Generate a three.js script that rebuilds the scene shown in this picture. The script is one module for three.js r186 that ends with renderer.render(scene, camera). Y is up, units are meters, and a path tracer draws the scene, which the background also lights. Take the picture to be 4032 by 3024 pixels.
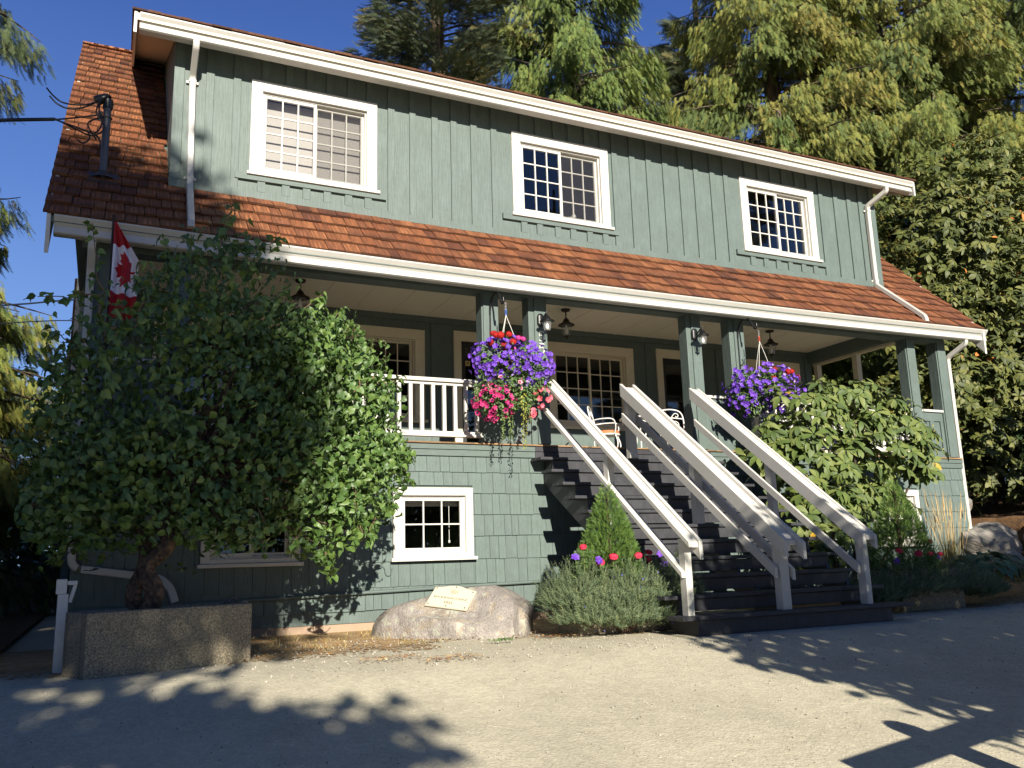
import * as THREE from 'three';
import { mergeGeometries, mergeVertices } from 'three/addons/utils/BufferGeometryUtils.js';
import { RoundedBoxGeometry } from 'three/addons/geometries/RoundedBoxGeometry.js';
import { ImprovedNoise } from 'three/addons/math/ImprovedNoise.js';

// ---------------------------------------------------------------- camera, sky, sun, exposure
const scene = new THREE.Scene();
const V = (x, y, z) => new THREE.Vector3(x, y, z);
const camera = new THREE.PerspectiveCamera(48.0, 4 / 3, 0.1, 600);
{
  const yaw = 0.4427, pitch = 0.1978, roll = -0.0293;
  const f = V(Math.sin(yaw) * Math.cos(pitch), Math.sin(pitch), -Math.cos(yaw) * Math.cos(pitch));
  const r0 = V(Math.cos(yaw), 0, Math.sin(yaw)), u0 = r0.clone().cross(f);
  const r = r0.clone().multiplyScalar(Math.cos(roll)).addScaledVector(u0, Math.sin(roll));
  const u = r.clone().cross(f);
  camera.position.set(-3.963, 0.813, 10.296);
  camera.quaternion.setFromRotationMatrix(new THREE.Matrix4().makeBasis(r, u, f.clone().negate()));
}
const EYE = camera.position.clone();
const renderer = new THREE.WebGLRenderer({ antialias: true });
renderer.toneMapping = THREE.LinearToneMapping;
renderer.toneMappingExposure = 2.0;
renderer.shadowMap.enabled = true;
renderer.shadowMap.type = THREE.PCFSoftShadowMap;
{ // clear sky: colour by elevation only
  const W = 64, H = 256, d = new Float32Array(W * H * 4);
  const stops = [[-1, [0.06, 0.055, 0.045]], [-0.02, [0.10, 0.11, 0.11]], [0.0, [0.19, 0.27, 0.41]], [0.2, [0.112, 0.206, 0.425]], [0.38, [0.059, 0.125, 0.325]], [0.56, [0.030, 0.069, 0.222]], [0.75, [0.017, 0.039, 0.126]], [1, [0.009, 0.019, 0.062]]];
  for (let j = 0; j < H; j++) {
    const y = Math.sin(((j + 0.5) / H - 0.5) * Math.PI);
    let k = 0; while (k < stops.length - 2 && y > stops[k + 1][0]) k++;
    const t = (y - stops[k][0]) / (stops[k + 1][0] - stops[k][0]);
    for (let i = 0; i < W; i++) { for (let c = 0; c < 3; c++) d[(j * W + i) * 4 + c] = stops[k][1][c] * (1 - t) + stops[k + 1][1][c] * t; d[(j * W + i) * 4 + 3] = 1; }
  }
  const t = new THREE.DataTexture(d, W, H, THREE.RGBAFormat, THREE.FloatType);
  t.mapping = THREE.EquirectangularReflectionMapping; t.magFilter = THREE.LinearFilter; t.needsUpdate = true;
  scene.background = t; scene.environment = t;
}
const SUN = V(-0.169, 0.472, 1);           // direction towards the sun, read from the tread and post shadows
const sun = new THREE.DirectionalLight(new THREE.Color().setRGB(1, 0.925, 0.80), 5.0);
sun.position.copy(SUN).multiplyScalar(40).add(V(2, 0, 0)); sun.target.position.set(2, 2, 0);
sun.castShadow = true; sun.shadow.mapSize.set(4096, 4096); sun.shadow.radius = 1;
Object.assign(sun.shadow.camera, { left: -30, right: 30, top: 30, bottom: -30, near: 1, far: 120 });
scene.add(sun); scene.add(sun.target);

// ---------------------------------------------------------------- helpers
let seed = 7;
const rnd = () => { seed = (seed + 0x6d2b79f5) | 0; let t = Math.imul(seed ^ (seed >>> 15), 1 | seed); t = (t + Math.imul(t ^ (t >>> 7), 61 | t)) ^ t; return ((t ^ (t >>> 14)) >>> 0) / 4294967296; };
const rr = (a, b) => a + (b - a) * rnd();
const pick = (a) => a[Math.floor(rnd() * a.length)];
const reseed = (s) => { seed = s; };
const clamp = THREE.MathUtils.clamp, lerp = THREE.MathUtils.lerp;
const sstep = (a, b, x) => { const t = clamp((x - a) / (b - a), 0, 1); return t * t * (3 - 2 * t); };
const perlin = new ImprovedNoise();
const fbm = (x, y, z, o = 4) => { let s = 0, a = 0.5; for (let i = 0; i < o; i++) { s += a * perlin.noise(x, y, z); x *= 2.03; y *= 2.03; z *= 2.03; a *= 0.5; } return s; };
const used = new Map();
const numbered = (n) => { const k = used.get(n) ?? 0; used.set(n, k + 1); return k ? n + '_' + String(k).padStart(3, '0') : n; };
const shade = (o) => { o.castShadow = true; o.receiveShadow = true; return o; };
function thing(name, label, category, pos = [0, 0, 0], turn = 0, group) {
  const o = new THREE.Group(); o.name = numbered(name); scene.add(o); o.position.set(...pos); o.rotation.y = turn;
  o.userData = { label, category }; if (group) o.userData.group = group; return o;
}
const prep = (g) => { const h = g.index ? g.toNonIndexed() : g; for (const k of Object.keys(h.attributes)) if (!['position', 'normal', 'uv'].includes(k)) h.deleteAttribute(k); return h; };
const join = (gs) => (Array.isArray(gs) ? (gs.length === 1 ? gs[0] : mergeGeometries(gs.map(prep))) : gs);
function part(name, gs, m, parent) { const o = shade(new THREE.Mesh(join(gs), m)); o.name = parent ? name : numbered(name); (parent ?? scene).add(o); return o; }
function tag(o, label, category, group, kind) { Object.assign(o.userData, { label, category }); if (group) o.userData.group = group; if (kind) o.userData.kind = kind; return o; }
function structure(name, gs, m, label) { const o = part(name, gs, m); o.userData.kind = 'structure'; if (label) o.userData.label = label; return o; }
function grp(name, parent) { const o = new THREE.Group(); o.name = name; parent.add(o); return o; }
// uv in metres by the way each face points; turn lays the grain along the other axis
function boxUV(g, turn = 0, ou = 0, ov = 0) {
  const p = g.attributes.position, n = g.attributes.normal, uv = new Float32Array(p.count * 2);
  for (let i = 0; i < p.count; i++) {
    const ax = Math.abs(n.getX(i)), ay = Math.abs(n.getY(i)), az = Math.abs(n.getZ(i));
    let u, v; if (az >= ax && az >= ay) { u = p.getX(i); v = p.getY(i); } else if (ax >= ay) { u = p.getZ(i); v = p.getY(i); } else { u = p.getX(i); v = p.getZ(i); }
    uv[i * 2] = (turn ? v : u) + ou; uv[i * 2 + 1] = (turn ? u : v) + ov;
  }
  g.setAttribute('uv', new THREE.BufferAttribute(uv, 2)); return g;
}
const bx = (x0, x1, y0, y1, z0, z1, turn = 0) => boxUV(new THREE.BoxGeometry(x1 - x0, y1 - y0, z1 - z0).translate((x0 + x1) / 2, (y0 + y1) / 2, (z0 + z1) / 2), turn, rnd() * 3, rnd() * 3);
const rbx = (x0, x1, y0, y1, z0, z1, r = 0.006, turn = 0) => boxUV(new RoundedBoxGeometry(x1 - x0, y1 - y0, z1 - z0, 1, r).translate((x0 + x1) / 2, (y0 + y1) / 2, (z0 + z1) / 2), turn, rnd() * 3, rnd() * 3);
const tube = (pts, r, seg = 24, rad = 6, closed = false) => new THREE.TubeGeometry(new THREE.CatmullRomCurve3(pts.map((p) => (p.isVector3 ? p : V(...p))), closed), seg, r, rad, closed);
const cyl = (r0, r1, h, x, y, z, n = 10) => new THREE.CylinderGeometry(r1, r0, h, n).translate(x, y + h / 2, z);
function beam(a, b, w, h, r = 0.005) { // bar of width w (across, horizontal) and depth h between two points
  a = V(...a); b = V(...b); const d = b.clone().sub(a), L = d.length(); d.normalize();
  const side = Math.abs(d.y) > 0.99 ? V(1, 0, 0) : V(0, 1, 0).cross(d).normalize(), up = d.clone().cross(side).normalize();
  const g = boxUV(new RoundedBoxGeometry(w, h, L, 1, Math.min(r, w / 3, h / 3)), 0, rnd(), rnd());
  return g.applyMatrix4(new THREE.Matrix4().makeBasis(side, up, d).setPosition(a.clone().add(b).multiplyScalar(0.5)));
}
function profileX(pts, x0, x1, segs = 1, yoff = null) { // closed (z,y) profile swept along x
  const s = new THREE.Shape(pts.map(([z, y]) => new THREE.Vector2(z, y)));
  const g = new THREE.ExtrudeGeometry(s, { depth: x1 - x0, bevelEnabled: false, steps: segs });
  // shape x -> world z, shape y -> world y, depth -> world x
  const p = g.attributes.position;
  for (let i = 0; i < p.count; i++) { const z = p.getX(i), y = p.getY(i), x = p.getZ(i) + x0; p.setXYZ(i, x, y + (yoff ? yoff(x) : 0), z); }
  const ix = p.array; for (let i = 0; i < ix.length; i += 9) for (let c = 0; c < 3; c++) { const t = ix[i + 3 + c]; ix[i + 3 + c] = ix[i + 6 + c]; ix[i + 6 + c] = t; }
  g.computeVertexNormals(); return boxUV(g);
}
function pipe(pts, w, bend = 0.06) { // square downspout through points with rounded elbows
  const P = pts.map((p) => V(...p)), out = [];
  for (let i = 0; i < P.length; i++) {
    if (i === 0 || i === P.length - 1) { out.push(P[i]); continue; }
    const a = P[i - 1].clone().sub(P[i]).normalize(), b = P[i + 1].clone().sub(P[i]).normalize();
    const r = Math.min(bend, P[i - 1].distanceTo(P[i]) * 0.45, P[i + 1].distanceTo(P[i]) * 0.45);
    for (let k = 0; k <= 4; k++) { const t = k / 4, s = P[i].clone().addScaledVector(a, r), e = P[i].clone().addScaledVector(b, r); out.push(s.multiplyScalar((1 - t) ** 2).addScaledVector(P[i], 2 * t * (1 - t)).addScaledVector(e, t * t)); }
  }
  const pos = [], c = [[-1, -0.75], [-0.75, -1], [0.75, -1], [1, -0.75], [1, 0.75], [0.75, 1], [-0.75, 1], [-1, 0.75]], rings = [];
  for (let i = 0; i < out.length; i++) {
    const d = (out[i + 1] ?? out[i]).clone().sub(out[i - 1] ?? out[i]).normalize(), sx = V(1, 0, 0).addScaledVector(d, -d.x);
    if (sx.length() < 0.3) sx.set(0, 0, 1).addScaledVector(d, -d.z); sx.normalize(); const sy = d.clone().cross(sx);
    rings.push(c.map(([u, v]) => out[i].clone().addScaledVector(sx, u * w / 2).addScaledVector(sy, v * w / 2)));
  }
  for (let i = 0; i + 1 < rings.length; i++) for (let k = 0; k < 8; k++) { const a = rings[i][k], b = rings[i][(k + 1) % 8], e = rings[i + 1][k], f = rings[i + 1][(k + 1) % 8]; for (const q of [a, b, f, a, f, e]) pos.push(q.x, q.y, q.z); }
  for (const [ring, fl] of [[rings[0], 1], [rings.at(-1), 0]]) for (let k = 1; k < 7; k++) for (const q of fl ? [ring[0], ring[k + 1], ring[k]] : [ring[0], ring[k], ring[k + 1]]) pos.push(q.x, q.y, q.z);
  const g = new THREE.BufferGeometry(); g.setAttribute('position', new THREE.Float32BufferAttribute(pos, 3)); g.computeVertexNormals(); return boxUV(g);
}
// ---- textures
function tex(w, h, fn, srgb = true, rep = 1) {
  const d = new Uint8Array(w * h * 4);
  for (let j = 0; j < h; j++) for (let i = 0; i < w; i++) { const c = fn(i / w, j / h, i, j); for (let k = 0; k < 3; k++) d[(j * w + i) * 4 + k] = clamp(Math.round(c[k] * 255), 0, 255); d[(j * w + i) * 4 + 3] = 255; }
  const t = new THREE.DataTexture(d, w, h, THREE.RGBAFormat); t.wrapS = t.wrapT = THREE.RepeatWrapping; t.magFilter = THREE.LinearFilter; t.minFilter = THREE.LinearMipmapLinearFilter; t.generateMipmaps = true;
  if (srgb) t.colorSpace = THREE.SRGBColorSpace; t.repeat.set(rep, rep); t.needsUpdate = true; return t;
}
// tileable value noise
function vnoise(n, s) { const g = new Float32Array(n * n); let q = s; for (let i = 0; i < n * n; i++) { q = (Math.imul(q, 1664525) + 1013904223) | 0; g[i] = (q >>> 8) / 16777216; } return (u, v) => { const x = (((u % 1) + 1) % 1) * n, y = (((v % 1) + 1) % 1) * n, i = Math.floor(x), j = Math.floor(y); let a = x - i, b = y - j; a = a * a * (3 - 2 * a); b = b * b * (3 - 2 * b); const G = (p, r) => g[(r % n) * n + (p % n)]; return lerp(lerp(G(i, j), G(i + 1, j), a), lerp(G(i, j + 1), G(i + 1, j + 1), a), b); }; }
const n4 = vnoise(4, 11), n8 = vnoise(8, 23), n16 = vnoise(16, 37), n32 = vnoise(32, 41), n64 = vnoise(64, 53), n128 = vnoise(128, 67), n256 = vnoise(256, 71), n512 = vnoise(512, 79);
const g3 = (v, t = [1, 1, 1]) => [v * t[0], v * t[1], v * t[2]];
const texPaint = tex(512, 512, (u, v) => { const g = n256(u, v * 0.06) * 0.5 + n64(u * 1, v * 0.1) * 0.5, m = n8(u, v) * 0.5 + n32(u, v) * 0.3 + n128(u, v) * 0.2; let k = 0.90 + 0.07 * (g - 0.5) + 0.13 * (m - 0.5); if (n64(u, v * 0.35) > 0.93) k += 0.035; return g3(k, [1, 1, 0.99 + 0.02 * m]); }, true, 0.7);
const texPaintB = tex(256, 256, (u, v) => g3(0.5 + 0.35 * (n128(u, v * 0.08) - 0.5) + 0.3 * (n64(u, v * 0.2) - 0.5)), false, 0.7);
const texWhite = tex(256, 256, (u, v) => { const m = n8(u, v) * 0.4 + n32(u, v) * 0.35 + n128(u, v * 0.3) * 0.25; return g3(0.955 + 0.06 * (m - 0.5), [1, 0.995, 0.985]); }, true, 0.8);
const texGrain = tex(256, 256, (u, v) => { const a = n128(u, v * 0.03), b = n64(u, v * 0.05), c = n16(u, v * 0.2), s = n256(u, v * 0.12); if (v > 0.94) return g3(0.60 + 0.2 * (s - 0.5)); const k = 0.76 + 0.28 * (a - 0.5) + 0.24 * (b - 0.5) + 0.22 * (c - 0.5) + 0.12 * (s - 0.5); return [k * 1.05, k, k * 0.95]; });
const texGrainB = tex(256, 256, (u, v) => g3(0.5 + 0.5 * (n128(u, v * 0.03) - 0.5) + 0.3 * (n256(u, v * 0.06) - 0.5)), false);
const texGravel = tex(2048, 2048, (u, v) => {
  const fine = n512(u, v) * 0.5 + n512(u * 2 + 0.31, v * 2 + 0.7) * 0.5, mid = n256(u, v), m2 = n64(u, v), big = n8(u, v) * 0.6 + n16(u, v) * 0.4;
  let k = 0.87 + 0.10 * (fine - 0.5) + 0.09 * (mid - 0.5) + 0.05 * (m2 - 0.5) + 0.09 * (big - 0.5), t = [1, 0.985, 0.95];
  if (n256(u + 0.37, v + 0.11) > 0.90) { k += 0.08; t = [1, 0.99, 0.95]; }
  if (n256(u + 0.71, v + 0.53) > 0.93 && n64(u + 0.2, v) > 0.35) { k -= 0.13; t = [1, 0.96, 0.9]; }
  return g3(k, t);
}, true, 0.25);
const texGravelB = tex(1024, 1024, (u, v) => g3(0.4 + 0.35 * (n512(u, v) - 0.5) + 0.25 * (n256(u, v) - 0.5) + 0.2 * (n64(u, v) - 0.5) + (n256(u + 0.37, v + 0.11) > 0.90 ? 0.3 : 0)), false, 0.25);
const texDirt = tex(1024, 1024, (u, v) => { const f = n512(u, v), m = n128(u, v), b = n16(u, v), l = n64(u, v * 0.5); let k = 0.80 + 0.22 * (f - 0.5) + 0.16 * (m - 0.5) + 0.16 * (b - 0.5), t = [1, 0.87, 0.68]; if (l > 0.7) t = [1, 0.78, 0.52]; if (n256(u + 0.2, v) > 0.88) { k += 0.15; t = [1, 0.95, 0.86]; } if (n256(u, v + 0.4) > 0.9) k -= 0.2; return g3(k, t); }, true, 0.4);
const texAgg = tex(1024, 1024, (u, v) => { const a = n128(u, v), b = n256(u + 0.2, v), c = n64(u, v); let k = 0.66 + 0.4 * (a - 0.5) + 0.3 * (b - 0.5) + 0.15 * (c - 0.5), t = [1, 0.96, 0.87]; if (a > 0.68) t = [1, 0.93, 0.78]; if (b > 0.75) t = [1, 0.98, 0.95]; return g3(k, t); }, true, 1.6);
const texAggB = tex(512, 512, (u, v) => g3(n64(u, v) * 0.6 + n128(u, v) * 0.4), false, 1.6);
const texRock = tex(1024, 512, (u, v) => { const a = n8(u, v), b = n32(u, v), c = n128(u, v), d = n16(u + 0.3, v * 2), e = n256(u, v); let k = 0.74 + 0.16 * (a - 0.5) + 0.14 * (b - 0.5) + 0.13 * (c - 0.5) + 0.12 * (e - 0.5), t = [1, 0.975, 0.95]; if (d > 0.72) { t = [1, 0.955, 0.88]; k += 0.04; } if (c > 0.82) k -= 0.14; if (b > 0.8) { t = [0.95, 0.97, 0.9]; k += 0.06; } return g3(k, t); });
const texRockB = tex(512, 512, (u, v) => g3(0.5 + 0.4 * (n16(u, v) - 0.5) + 0.35 * (n64(u, v) - 0.5) + 0.3 * (n128(u, v) - 0.5)), false);
const texBark = tex(256, 512, (u, v) => { const a = n64(u, v * 0.25), b = n16(u, v * 0.5), c = n128(u, v); const k = 0.62 + 0.6 * (a - 0.5) + 0.3 * (b - 0.5) + 0.15 * (c - 0.5); return [k, k * 0.9, k * 0.78]; });
const texDeck = tex(256, 256, (u, v) => g3(0.88 + 0.16 * (n64(u * 0.2, v) - 0.5) + 0.14 * (n16(u, v) - 0.5) + 0.06 * (n256(u, v) - 0.5)), true, 0.8);
// ---- materials
const col = (r, g, b) => new THREE.Color().setRGB(r, g, b);
const std = (c, o = {}) => new THREE.MeshStandardMaterial({ color: c, roughness: 0.8, ...o });
const phy = (c, o = {}) => new THREE.MeshPhysicalMaterial({ color: c, roughness: 0.8, ...o });
const M = {
  green: std(col(0.117, 0.158, 0.143), { map: texPaint, bumpMap: texPaintB, bumpScale: 0.004, roughness: 0.62 }),
  white: std(col(0.60, 0.587, 0.545), { map: texWhite, roughness: 0.5 }),
  cream: std(col(0.74, 0.665, 0.50), { map: texWhite, roughness: 0.6 }),
  ceil: std(col(0.84, 0.76, 0.60), { roughness: 0.6 }),
  gutter: std(col(0.50, 0.492, 0.462), { map: texWhite, roughness: 0.35 }),
  stair: std(col(0.042, 0.043, 0.050), { map: texDeck, roughness: 0.55 }),
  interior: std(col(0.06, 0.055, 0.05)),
  dark: std(col(0.018, 0.017, 0.017), { roughness: 0.6 }),
  black: std(col(0.012, 0.012, 0.013), { roughness: 0.35, metalness: 0.2 }),
  bronze: std(col(0.035, 0.022, 0.014), { roughness: 0.4, metalness: 0.5 }),
  lead: std(col(0.10, 0.10, 0.105), { roughness: 0.5, metalness: 0.6 }),
  glass: phy(col(0.97, 0.98, 0.98), { transmission: 1, thickness: 0, roughness: 0.015, ior: 1.52 }),
  lampGlass: phy(col(0.95, 0.95, 0.93), { transmission: 0.9, thickness: 0, roughness: 0.08, ior: 1.5 }),
  screen: std(col(0.05, 0.048, 0.045), { transparent: true, opacity: 0.16, roughness: 0.95 }),
  blind: phy(col(0.40, 0.365, 0.33), { roughness: 0.8 }),
  deckEdge: std(col(0.36, 0.24, 0.13), { map: texGrain }),
  deck: std(col(0.26, 0.24, 0.215), { map: texDeck }),
  foundation: std(col(0.36, 0.26, 0.185), { map: texWhite }),
  plaster: std(col(0.30, 0.31, 0.29)),
  wire: std(col(0.30, 0.30, 0.30), { roughness: 0.4, metalness: 0.6 }),
  cord: std(col(0.72, 0.70, 0.64)),
  blueclip: std(col(0.05, 0.16, 0.55)), redclip: std(col(0.6, 0.06, 0.03)),
  bark: std(col(0.20, 0.15, 0.11), { map: texBark, bumpMap: texBark, bumpScale: 0.02 }),
  greyBark: std(col(0.26, 0.23, 0.20), { map: texBark, bumpMap: texBark, bumpScale: 0.02 }),
  twig: std(col(0.17, 0.11, 0.065)),
  stem: std(col(0.16, 0.20, 0.06)),
  agg: std(col(0.58, 0.545, 0.465), { map: texAgg, bumpMap: texAggB, bumpScale: 0.008, roughness: 0.9 }),
  soil: std(col(0.06, 0.045, 0.03)),
  rock: std(col(0.47, 0.45, 0.43), { map: texRock, bumpMap: texRockB, bumpScale: 0.018, roughness: 0.85 }),
  rockB: std(col(0.50, 0.475, 0.45), { map: ((t) => { t.repeat.set(0.62, 0.62); return t; })(texRock.clone()), bumpMap: texRockB, bumpScale: 0.014, roughness: 0.85 }),
  terracotta: std(col(0.50, 0.16, 0.06)),
  iron: std(col(0.62, 0.61, 0.58), { roughness: 0.45 }),
};
const SHINGLES = [[0.30, 0.115, 0.044], [0.265, 0.094, 0.035], [0.21, 0.072, 0.029], [0.36, 0.148, 0.06], [0.155, 0.053, 0.024], [0.26, 0.10, 0.043]].map((c) => std(col(...c), { map: texGrain, bumpMap: texGrainB, bumpScale: 0.006, roughness: 0.75 }));
const WSH = [0.94, 1.0, 1.06].map((k) => std(col(0.122 * k, 0.167 * k, 0.153 * k), { map: texPaint, bumpMap: texPaintB, bumpScale: 0.004, roughness: 0.66 }));

// ---------------------------------------------------------------- ground
const gy = (x, z) => {
  let y = -0.1 * Math.max(0, z - 2.9) * sstep(2.9, 4.4, z); if (z > 13) y = -0.1 * 10.1 - (z - 13) * 0.02;
  y += sstep(7.2, 9.6, x) * sstep(3.4, 1.2, z) * 0.28;
  y += sstep(9.7, 11.2, x) * sstep(2.2, 0.2, z) * 0.95 + sstep(11, 22, x) * sstep(3, 0, z) * 1.2;
  return y;
};
{
  const xs = [], zs = [];
  for (let x = -250; x < -14; x += 16) xs.push(x); for (let x = -14; x <= 20; x += 0.35) xs.push(x); for (let x = 24; x <= 260; x += 16) xs.push(x);
  for (let z = -300; z < -14; z += 16) zs.push(z); for (let z = -14; z <= 14; z += 0.35) zs.push(z); for (let z = 18; z <= 250; z += 16) zs.push(z);
  const pos = [], uv = [], idx = [];
  for (const z of zs) for (const x of xs) { pos.push(x, gy(x, z) + (Math.abs(x) < 14 && z > 0.4 ? 0.012 * fbm(x * 1.3, 0, z * 1.3, 3) : 0), z); uv.push(x, -z); }
  const n = xs.length; for (let j = 0; j + 1 < zs.length; j++) for (let i = 0; i + 1 < n; i++) { const a = j * n + i; idx.push(a, a + n, a + 1, a + 1, a + n, a + n + 1); }
  const g = new THREE.BufferGeometry(); g.setAttribute('position', new THREE.Float32BufferAttribute(pos, 3)); g.setAttribute('uv', new THREE.Float32BufferAttribute(uv, 2)); g.setIndex(idx); g.computeVertexNormals();
  structure('ground', g, std(col(0.635, 0.60, 0.475), { map: texGravel, bumpMap: texGravelB, bumpScale: 0.006, roughness: 0.95 }), 'pale sandy gravel forecourt in front of the lodge');
}
function patch(name, inside, x0, x1, z0, z1, m, label, lift, amp, S = 0.06) { // irregular sheet laid over the ground
  const pos = [], uv = [], idx = [], map = new Map();
  const id = (i, j) => { const k = i + ',' + j; if (!map.has(k)) { const x = x0 + i * S, z = z0 + j * S; map.set(k, pos.length / 3); pos.push(x, gy(x, z) + lift + amp * (0.5 + fbm(x * 3, 2, z * 3, 3)), z); uv.push(x, -z); } return map.get(k); };
  for (let i = 0; i * S < x1 - x0; i++) for (let j = 0; j * S < z1 - z0; j++) if (inside(x0 + (i + 0.5) * S, z0 + (j + 0.5) * S)) idx.push(id(i, j), id(i, j + 1), id(i + 1, j), id(i + 1, j), id(i, j + 1), id(i + 1, j + 1));
  const g = new THREE.BufferGeometry(); g.setAttribute('position', new THREE.Float32BufferAttribute(pos, 3)); g.setAttribute('uv', new THREE.Float32BufferAttribute(uv, 2)); g.setIndex(idx); g.computeVertexNormals();
  return structure(name, g, m, label);
}
const dirtEdge = (x, z) => z < 1.75 + 0.55 * fbm(x * 0.9, 5, 1, 3) + 0.25 * fbm(x * 4, z * 4, 3, 2) + (x < -1 ? 0.5 : 0) + sstep(-0.6, 1.2, x) * 0.5;
const speck = (x, z) => { const h = Math.sin(x * 127.1 + z * 311.7) * 43758.5453; return h - Math.floor(h); };
patch('dirt_strip', (x, z) => z > -0.2 && dirtEdge(x, z - 0.25 + 0.95 * speck(x, z) ** 1.6) && !(x > 1.4 && x < 4.2), -6.5, 9.6, -0.2, 3.6, std(col(0.58, 0.53, 0.425), { map: texDirt, bumpMap: texGravelB, bumpScale: 0.012, roughness: 1 }), 'brown dirt and litter strip along the house base', 0.006, 0.004, 0.03);
const loam = std(col(0.23, 0.165, 0.105), { map: texDirt, bumpMap: texGravelB, bumpScale: 0.03, roughness: 1 });
patch('dirt_bank', (x, z) => x > 9.3 + 0.3 * fbm(z, 1, 1) && z < 2.2 + 0.4 * fbm(x, 0, 3), 9, 17, -9, 3, loam, 'bare brown earth bank beside the house', 0.02, 0.05);
patch('forest_floor', (x, z) => x < -4.6 && z < 1.6 + 0.5 * fbm(x, 0, 3), -60, -4.4, -60, 3, loam, 'dark earth under the shrubs beside the house', 0.03, 0.04, 0.4);
function scatter(name, geo, m, list, label, category, parent) { // uncountable small pieces, one object
  const o = new THREE.InstancedMesh(geo, m, list.length); const q = new THREE.Matrix4();
  list.forEach((e, i) => { o.setMatrixAt(i, q.compose(e.p, e.q, e.s)); if (e.c) o.setColorAt(i, e.c); });
  o.name = parent ? name : numbered(name); (parent ?? scene).add(o); shade(o); o.userData.kind = 'stuff'; if (label) tag(o, label, category); return o;
}
{
  reseed(31);
  const st = []; const pal = [[0.36, 0.33, 0.275], [0.28, 0.255, 0.21], [0.40, 0.37, 0.31], [0.22, 0.195, 0.16]].map((c) => col(...c));
  for (let i = 0; i < 6500; i++) { const near = i < 2600, x = near ? rr(-3.2, 2.2) : rr(-6, 7), z = near ? rr(1.2, 3.6) : rr(2.2, 8); if (x > 1.1 && x < 4.3 && z < 3.3) continue; const s = (near ? 0.005 : 0.0038) * (0.5 + 1.4 * rnd() ** 3); st.push({ p: V(x, gy(x, z) + s * 0.4 + (near && z < 2.2 ? 0.02 : 0.004), z), q: new THREE.Quaternion().setFromEuler(new THREE.Euler(rnd() * 6, rnd() * 6, rnd() * 6)), s: V(s * rr(0.8, 1.6), s * rr(0.5, 0.9), s), c: pick(pal) }); }
  const pg = new THREE.DodecahedronGeometry(1, 0);
  scatter('gravel', pg, std(col(1, 1, 1), { roughness: 0.95 }), st, 'loose small stones scattered over the gravel', 'gravel');
  const lf = []; const lp = [[0.30, 0.14, 0.06], [0.42, 0.24, 0.08], [0.20, 0.09, 0.05], [0.45, 0.33, 0.15]].map((c) => col(...c));
  const lg = new THREE.BufferGeometry(); lg.setAttribute('position', new THREE.Float32BufferAttribute([0, 0, -1, 0.45, 0.15, 0, 0, 0, 1, -0.45, 0.2, 0], 3)); lg.setIndex([0, 2, 1, 0, 3, 2]); lg.computeVertexNormals();
  for (let i = 0; i < 1500; i++) { const cl = i % 9 < 3 ? [[-1.75, 3.1], [-1.3, 3.35], [0.2, 2.35]][i % 3] : null; const x = cl ? cl[0] + rr(-0.25, 0.25) : rr(-3, 1.4), z = cl ? cl[1] + rr(-0.12, 0.12) : rr(0.2, 2.5); if (!cl && !dirtEdge(x, z - 0.2)) continue; const s = rr(0.006, 0.022); lf.push({ p: V(x, gy(x, z) + 0.028, z), q: new THREE.Quaternion().setFromEuler(new THREE.Euler(rr(-0.3, 0.3), rnd() * 6, rr(-0.3, 0.3))), s: V(s, s, s), c: pick(lp) }); }
  scatter('leaf_litter', lg, std(col(1, 1, 1), { side: THREE.DoubleSide }), lf, 'dry brown leaf litter on the dirt by the boulder', 'litter');
  const gr = []; const gp = [[0.46, 0.34, 0.12], [0.36, 0.27, 0.10], [0.20, 0.22, 0.06], [0.52, 0.42, 0.2]].map((c) => col(...c));
  const bg = new THREE.BufferGeometry(); bg.setAttribute('position', new THREE.Float32BufferAttribute([-0.04, 0, 0, 0.04, 0, 0, 0.06, 0.55, 0.12, -0.01, 0.55, 0.12, 0.05, 1, 0.4], 3)); bg.setIndex([0, 1, 2, 0, 2, 3, 3, 2, 4]); bg.computeVertexNormals();
  for (let i = 0; i < 5200; i++) { const x = rr(-3.0, -0.3), z = rr(0.05, 2.1), dn = fbm(x * 2.2, 1, z * 2.2, 3); if (dn < -0.02 || rnd() > 0.2 + 1.8 * dn || x > -0.9 && z < 1.4) continue; const s = rr(0.02, 0.055); gr.push({ p: V(x, gy(x, z) + 0.018, z), q: new THREE.Quaternion().setFromEuler(new THREE.Euler(rr(-0.4, 0.9), rnd() * 6, rr(-0.5, 0.5))), s: V(s, s, s), c: pick(gp) }); }
  scatter('dry_grass', bg, std(col(1, 1, 1), { side: THREE.DoubleSide }), gr, 'short dry yellow grass between planter and boulder', 'grass');
}
// ---------------------------------------------------------------- the lodge
const house = thing('lodge_house', 'two storey sage green wooden lodge with cedar shingle roof and white trim', 'house');
const sag = (x) => -0.055 * Math.max(0, 1 - ((x - 2.7) / 7.3) ** 2);   // the old eave has settled a little in the middle
const ZW = -0.58;                                                       // upper wall face
reseed(101);
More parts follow.
